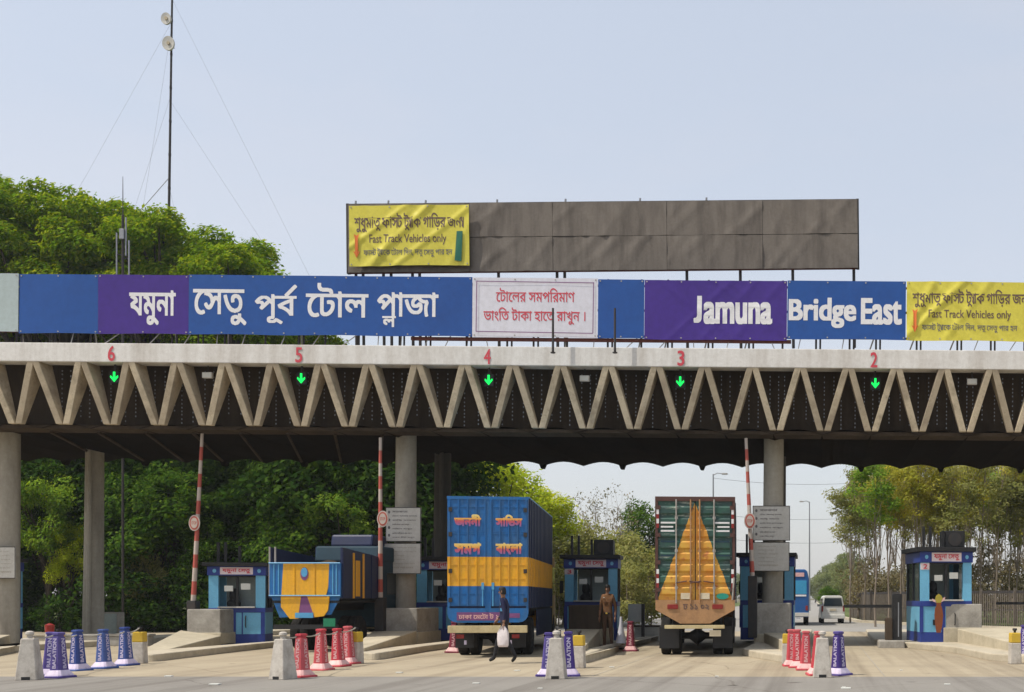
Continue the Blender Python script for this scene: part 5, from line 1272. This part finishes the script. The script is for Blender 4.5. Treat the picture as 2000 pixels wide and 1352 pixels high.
kind('bush_o', 5, 'leaf_olive', 'bark_pale', 2.6, 1.7, 2.4, 28, .7, 380, .095, .05, 850, 3, lo=-.95, limbs=10, th=3.5, up=1.0)
kind('fresh', 10, 'leaf_mid', 'bark', 6.8, 2.8, 2.9, 40, .7, 520, .115, .2, 350, 2, lo=-.7, limbs=20, up=1.1)
kind('bush_dry', 4, 'leaf_dry', 'bark_pale', 2.2, 1.6, 2.0, 26, .6, 200, .10, .05, 870, 3, lo=-.95, limbs=14, th=3.4)
kind('far', 12, 'leaf_far', 'bark', 6.6, 3.4, 5.2, 34, 1.3, 60, .28, .2, 900, 2, lo=-.95, limbs=8, up=1.0)

for px, top, Y, wd, lab in ((-75, 320, 60, 1.1, 'big spreading tree whose crown is cut by the left frame edge'), (22, 332, 63, 1.1, 'tallest spreading tree at far left rising above the pale banner'), (140, 372, 60, 1.05, 'spreading yellow green tree above the plain blue banner'),
        (238, 400, 64, 1.1, 'spreading tree crown behind the short antenna'), (322, 408, 59, 1.05, 'spreading tree crown behind the tall guyed mast'), (402, 432, 62, 1.1, 'spreading tree right of the mast above the long blue banner'),
        (466, 480, 58, 1.0, 'lower spreading tree at the right end of the tall tree group'), (528, 536, 60, .95, 'lowest spreading tree just showing above the long blue banner'), (60, 560, 68, 1.2, 'low spreading tree hidden behind the plain blue banner'), (300, 575, 69, 1.2, 'low spreading tree hidden behind the purple banner'), (480, 600, 68, 1.2, 'low spreading tree seen in the gap below the long blue banner')):
    tree('rain', px, top, Y, lab, 'spreading trees behind the banners', wd)
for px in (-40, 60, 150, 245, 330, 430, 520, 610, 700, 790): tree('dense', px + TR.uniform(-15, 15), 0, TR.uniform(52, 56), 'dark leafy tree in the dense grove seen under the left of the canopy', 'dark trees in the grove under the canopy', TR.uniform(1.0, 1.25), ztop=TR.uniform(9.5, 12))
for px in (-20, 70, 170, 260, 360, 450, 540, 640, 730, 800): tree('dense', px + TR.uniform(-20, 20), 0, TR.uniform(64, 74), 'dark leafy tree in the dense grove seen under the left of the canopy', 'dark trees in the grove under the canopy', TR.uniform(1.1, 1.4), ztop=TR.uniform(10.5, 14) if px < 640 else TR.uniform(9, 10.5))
tree('fresh', 88, 900, 49.0, 'bright green tree between the two leftmost columns', wide=.8); tree('bright', 138, 1020, 48.8, 'small bright green sapling by the left rear column', wide=.7)
tree('fresh', 655, 945, 49.0, 'bright green tree above the open truck', wide=.9); tree('mid', 300, 905, 50.5, 'mid green tree left of the leaning barrier pole', wide=1.2); tree('mid', 560, 960, 51, 'mid green tree right of the blue booth', wide=1.1)
for px, top, lab, kk in ((240, 925, 'mid green tree right of the left rear column', 'mid'), (725, 965, 'bright green tree just left of the column beside the blue truck', 'bright'), (395, 1010, 'small mid green tree right behind the leaning barrier pole', 'mid'), (40, 935, 'mid green tree beside the leftmost column', 'mid'), (600, 905, 'mid green tree with high crown above the open truck cab', 'mid')):
    tree(kk, px, top, TR.uniform(49.6, 51), lab, wide=1.0)
tree('bright', 845, 915, 60, 'light green tree between front and rear column by the blue truck', wide=.9)
for px, top, lab in ((95, 905, 'grove tree with a bare dark trunk just right of the leftmost column'), (262, 900, 'grove tree with a bare dark trunk left of the leaning barrier pole'), (345, 915, 'grove tree with a bare dark trunk right by the leaning barrier pole'), (545, 905, 'grove tree with a bare dark trunk above the open truck bed'), (690, 900, 'grove tree with a bare dark trunk left of the column with the signs')):
    tree('grove', px, top, TR.uniform(50.2, 51.5), lab, wide=.95)
for px in range(-20, 900, 62): tree('bush', px + TR.uniform(-18, 18), 0, TR.uniform(48.6, 50.4), 'low dark bush along the foot of the grove', 'bushes along the foot of the grove', TR.uniform(1.0, 1.4), 'bush', 'bush', ztop=TR.uniform(1.6, 3.4))
o = tree('bush_o', 288, 1048, 49.5, 'brownish dry shrub left of the leaning barrier pole', None, .6, 'bush', 'bush')
tree('bright', 960, 888, 58, 'bright yellow green tree rising behind the blue covered truck', None, 1.15, v=0); tree('bright', 1046, 940, 60, 'smaller bright tree right of the blue covered truck', None, 1.0, v=1)
for px, top in ((1104, 942), (1140, 965), (1172, 948), (1206, 950), (1232, 985), (1118, 990)): tree('bare', px, top, TR.uniform(66, 78), 'pale nearly leafless tree against the sky between the two trucks', 'pale bare trees between the trucks', TR.uniform(.8, 1.1))
for px, top, Y in ((1070, 1040, 58), (1098, 1058, 62), (1130, 1012, 66), (1165, 1030, 60), (1200, 1028, 63), (1238, 1062, 58), (1090, 1100, 56), (1225, 1100, 55), (1270, 1075, 57), (1150, 1090, 57)): tree('bush_o', px, top, Y, 'olive shrub behind the dark toll booth', 'olive shrubs behind the dark toll booth', TR.uniform(.95, 1.3), 'bush', 'bush')
tree('mid', 1262, 965, 74, 'taller olive green tree left of the green truck', wide=.9); tree('mid', 1296, 985, 76, 'green tree half hidden behind the green truck', wide=.9)
# the wood behind the right fence
n = 0
for row, (Y0w, Y1w) in enumerate(((57, 66), (66, 78), (78, 92))):
    for i in range(17):
        px = 1668 + (i + .5 * (row % 2)) * 24.5 + TR.uniform(-8, 8); Y = TR.uniform(Y0w, Y1w)
        if row == 0 and px < 1700: Y = max(Y, 68)
        key = TR.choice(('slim_o', 'slim_y', 'slim_o', 'slim_y', 'slim_m')) if px > 1735 else TR.choice(('slim_o', 'slim_m', 'slim_o'))
        zt_ = (10.0 + TR.uniform(-1.2, 1.5)) * (Y / 68) ** .9
        if px < 1705: zt_ *= .93
        lab = {'slim_o': 'slender olive tree with a thin pale trunk in the wood behind the right fence', 'slim_y': 'slender yellowish tree with a thin pale trunk in the wood behind the right fence', 'slim_m': 'slender fresh green tree with a thin pale trunk in the wood behind the right fence'}[key]
        tree(key, px, 0, Y, lab, {'slim_o': 'olive trees', 'slim_y': 'yellowish trees', 'slim_m': 'fresh green trees'}[key] + ' in the wood behind the right fence', TR.uniform(.9, 1.25), ztop=zt_)
for i in range(20): px = 1672 + i * 19.5 + TR.uniform(-6, 6); tree('bush_dry', px, 0, TR.uniform(66, 90), 'dry brownish undergrowth shrub between the slender trunks of the right wood', 'undergrowth shrubs in the right wood', TR.uniform(.9, 1.2), 'bush', 'bush', ztop=TR.uniform(2.6, 4.8))
for px, top, Y in ((1660, 1080, 150), (1648, 1082, 180), (1632, 1092, 200), (1622, 1098, 230), (1612, 1105, 250), (1602, 1116, 280), (1592, 1126, 330), (1660, 1110, 120), (1644, 1118, 130)): tree('far', px, top, Y, 'far roadside tree beyond the white van', 'far trees along the open road', 1.0)
for px in range(1300, 1600, 17): tree('far', px + TR.uniform(-5, 5), 1128 + TR.uniform(-12, 10), TR.uniform(260, 420), 'distant pale tree on the horizon beyond the booths', 'distant trees on the horizon', 1.3)
for px in range(860, 1300, 26): tree('far', px + TR.uniform(-6, 6), 1125 + TR.uniform(-12, 10), TR.uniform(130, 180), 'tree in the distant line behind the two covered trucks', 'distant trees behind the covered trucks', 1.2)
tree('mid', 1618, 1142, 92, 'small dark round tree above the white van', None, 1.2)

# ================================================================== FENCE, LAMPS, WIRES, MASTS
fp = [(14, 48.4), (10.4, 51.6), (7.2, 56.6), (3.1, 68.6), (2.2, 80)]
t = thing('roadside_fence', 'long brownish picket fence with a dark top rail along the road at right', 'fence', (7.2, 56.6, 0))
pk = MB()
for (x0, y0), (x1, y1) in zip(fp, fp[1:]):
    L = math.hypot(x1 - x0, y1 - y0); n = int(L / .15); ux, uy = (x1 - x0) / L, (y1 - y0) / L
    for i in range(n):
        s = i * .15 + .05; x, y = x0 + ux * s, y0 + uy * s; pk.hexa([(x, y, .1), (x + ux * .07, y + uy * .07, .1), (x + ux * .07 - uy * .02, y + uy * .07 + ux * .02, .1), (x - uy * .02, y + ux * .02, .1)] + [(x, y, 1.66), (x + ux * .07, y + uy * .07, 1.66), (x + ux * .07 - uy * .02, y + uy * .07 + ux * .02, 1.66), (x - uy * .02, y + ux * .02, 1.66)])
    for z0, z1 in ((1.66, 1.80), (.85, .93)):
        r_ = MB(); r_.hexa([(x0, y0 - .03, z0), (x1, y1 - .03, z0), (x1, y1 + .05, z0), (x0, y0 + .05, z0), (x0, y0 - .03, z1), (x1, y1 - .03, z1), (x1, y1 + .05, z1), (x0, y0 + .05, z1)]); r_.build('rail', 'dark_steel', t, world=True)
    for i in range(int(L / 2.4) + 1):
        s = min(i * 2.4, L - .1); x, y = x0 + ux * s, y0 + uy * s; MB().box(x - .06, x + .06, y - .1, y + .02, 0, 1.9).build('post', 'fence_grey', t, world=True)
pk.build('picket_panel', 'fence_grey', t, world=True)
def lamp(label, px, top, Y, arm, low=0):
    a = W(px, top, Y); t = thing('street_lamp', label, 'street lamp', (a.x, Y, 0), group='street lamps along the road')
    MB().tube([(0, 0, 0), (0, 0, a.z * .5), (0, 0, a.z)], [.11, .085, .055], 10).build('pole', 'galv', t, smooth=True)
    MB().tube([(0, 0, a.z - .1), (arm * .35, 0, a.z + .08), (arm * .85, 0, a.z + .02)], [.045, .04, .035], 8).build('arm', 'galv', t, smooth=True)
    x0, x1 = sorted((arm * .75, arm * 1.25)); MB().box(x0, x1, -.12, .12, a.z - .06, a.z + .08, .03).build('lamp_head', 'pale_steel', t)
lamp('street lamp showing above the right half of the green truck', 1393, 926, 100, 1.0)
lamp('street lamp standing between the blue bus and the white van', 1581, 980, 130, -.9)
lamp('street lamp at the left edge of the right wood', 1661, 968, 112, -.9)
lamp('thin street lamp showing above the left half of the blue covered truck', 924, 880, 92, 1.0)
for i, (ya, yb) in enumerate(((938, 944), (1008, 1012), (1054, 1058))):
    a = W(1393, ya - 4, 100); b = W(1661, yb, 112); t = thing('overhead_wire', ('highest thin wire crossing the sky by the column', 'middle thin wire crossing the sky by the column', 'lowest thin wire crossing the sky by the column')[i], 'wire', a)
    MB().tube([a.lerp(b, k / 10) - a - Vector((0, 0, 1.2 * k / 10 * (1 - k / 10))) for k in range(11)], .016, 5).build('strand', 'galv', t)
MY = 66.0
a = W(318, 1200, MY); a.z = 0; tp = W(337.5, -90, MY); t = thing('radio_mast', 'tall thin guyed radio mast with two round dishes', 'mast', a)
d = tp - a
MB().tube([d * (k / 10) for k in range(11)], [.11 - .006 * k for k in range(11)], 8).build('mast_tube', 'dark_steel', t)
for k in range(4, 20): p = d * (k / 20); MB().lathe([(.12 - .003 * k, -.07), (.12 - .003 * k, .07)], 8, p).build('joint', 'dark_steel', t)
for px, py, rx, rz, yw in ((330.5, 42, 9.5, 11.5, .5), (335, 90, 11.5, 14, -.2)):
    c = W(px, py, MY) - a; k = MY / FPX; mb = MB(); mb.lathe([(.04, .10), (rx * k * .6, .05), (rx * k * .95, -.02), (rx * k, -.10), (rx * k * 1.0, -.16), (.05, -.12)], 22)
    mb.v = [(c.x + x, c.y + z - .2, c.z + y * rz / rx) for x, y, z in mb.v]; o = mb.build('dish', 'sign_white', t, smooth=True)
    MB().disc_y(c.x + .02, c.y - .34, c.z, .09, .1, .12, 12).build('feed_horn', 'tan_concrete', o); MB().tube([(c.x, c.y - .05, c.z), (c.x, c.y + .25, c.z)], .04, 6).build('bracket', 'dark_steel', o)
for (x0, y0), (x1, y1) in (((337, 0), (600, 520)), ((331, 195), (550, 520)), ((331, 195), (262, 400)), ((334, 45), (170, 330)), ((328, 350), (280, 395)), ((334, 60), (290, 330)), ((328, 352), (345, 420))):
    p = W(x0, y0, MY) - a; q = W(x1, y1, MY) - a; q2 = q + (q - p) * 1.0
    MB().tube([p, (p + q2) / 2 - Vector((0, 0, .3)), q2], (.0055 if x1 != 280 else .022), 5).build('guy_wire', 'galv', t)
AY = 47.6; a = W(240, 1200, AY); a.z = 0; t = thing('antenna_pole', 'short antenna pole with box and whip rising before the trees left of the mast', 'antenna', a)
tz = W(240, 345, AY).z; b_ = W(240, 420, AY).z; MB().tube([(0, 0, 0), (0, 0, b_)], .05, 8).build('pole', 'dark_steel', t); MB().tube([(0, 0, b_), (0, 0, tz)], [.025, .010], 6).build('whip', 'dark_steel', t)
for px, y0, y1 in ((228, 455, 540), (252, 470, 540), (246, 425, 500)): z0, z1 = W(0, y1, AY).z, W(0, y0, AY).z; x = (px - 240) * AY / FPX; o = MB().tube([(x, 0, z0), (x, 0, z1)], .035, 6).build('dipole', 'galv', t); MB().tube([(0, 0, (z0 + z1) / 2), (x, 0, (z0 + z1) / 2)], .02, 5).build('cross_arm', 'dark_steel', t)
MB().box(-.10, .09, -.1, .12, W(0, 468, AY).z, W(0, 448, AY).z, .02).build('radio_box', 'galv', t)

# ================================================================== HAZE
hm = bpy.data.materials.new('haze'); hm.use_nodes = True; nt = hm.node_tree; nt.nodes.remove(nt.nodes['Principled BSDF'])
pv = nt.nodes.new('ShaderNodeVolumePrincipled'); pv.inputs['Color'].default_value = (.90, .93, .97, 1); pv.inputs['Density'].default_value = .0003
nt.links.new(pv.outputs[0], nt.nodes['Material Output'].inputs['Volume'])
hz_o = MB().box(-420, 300, -60, 600, -1.2, 48).build('haze', hm); tag(hz_o, kind='stuff')
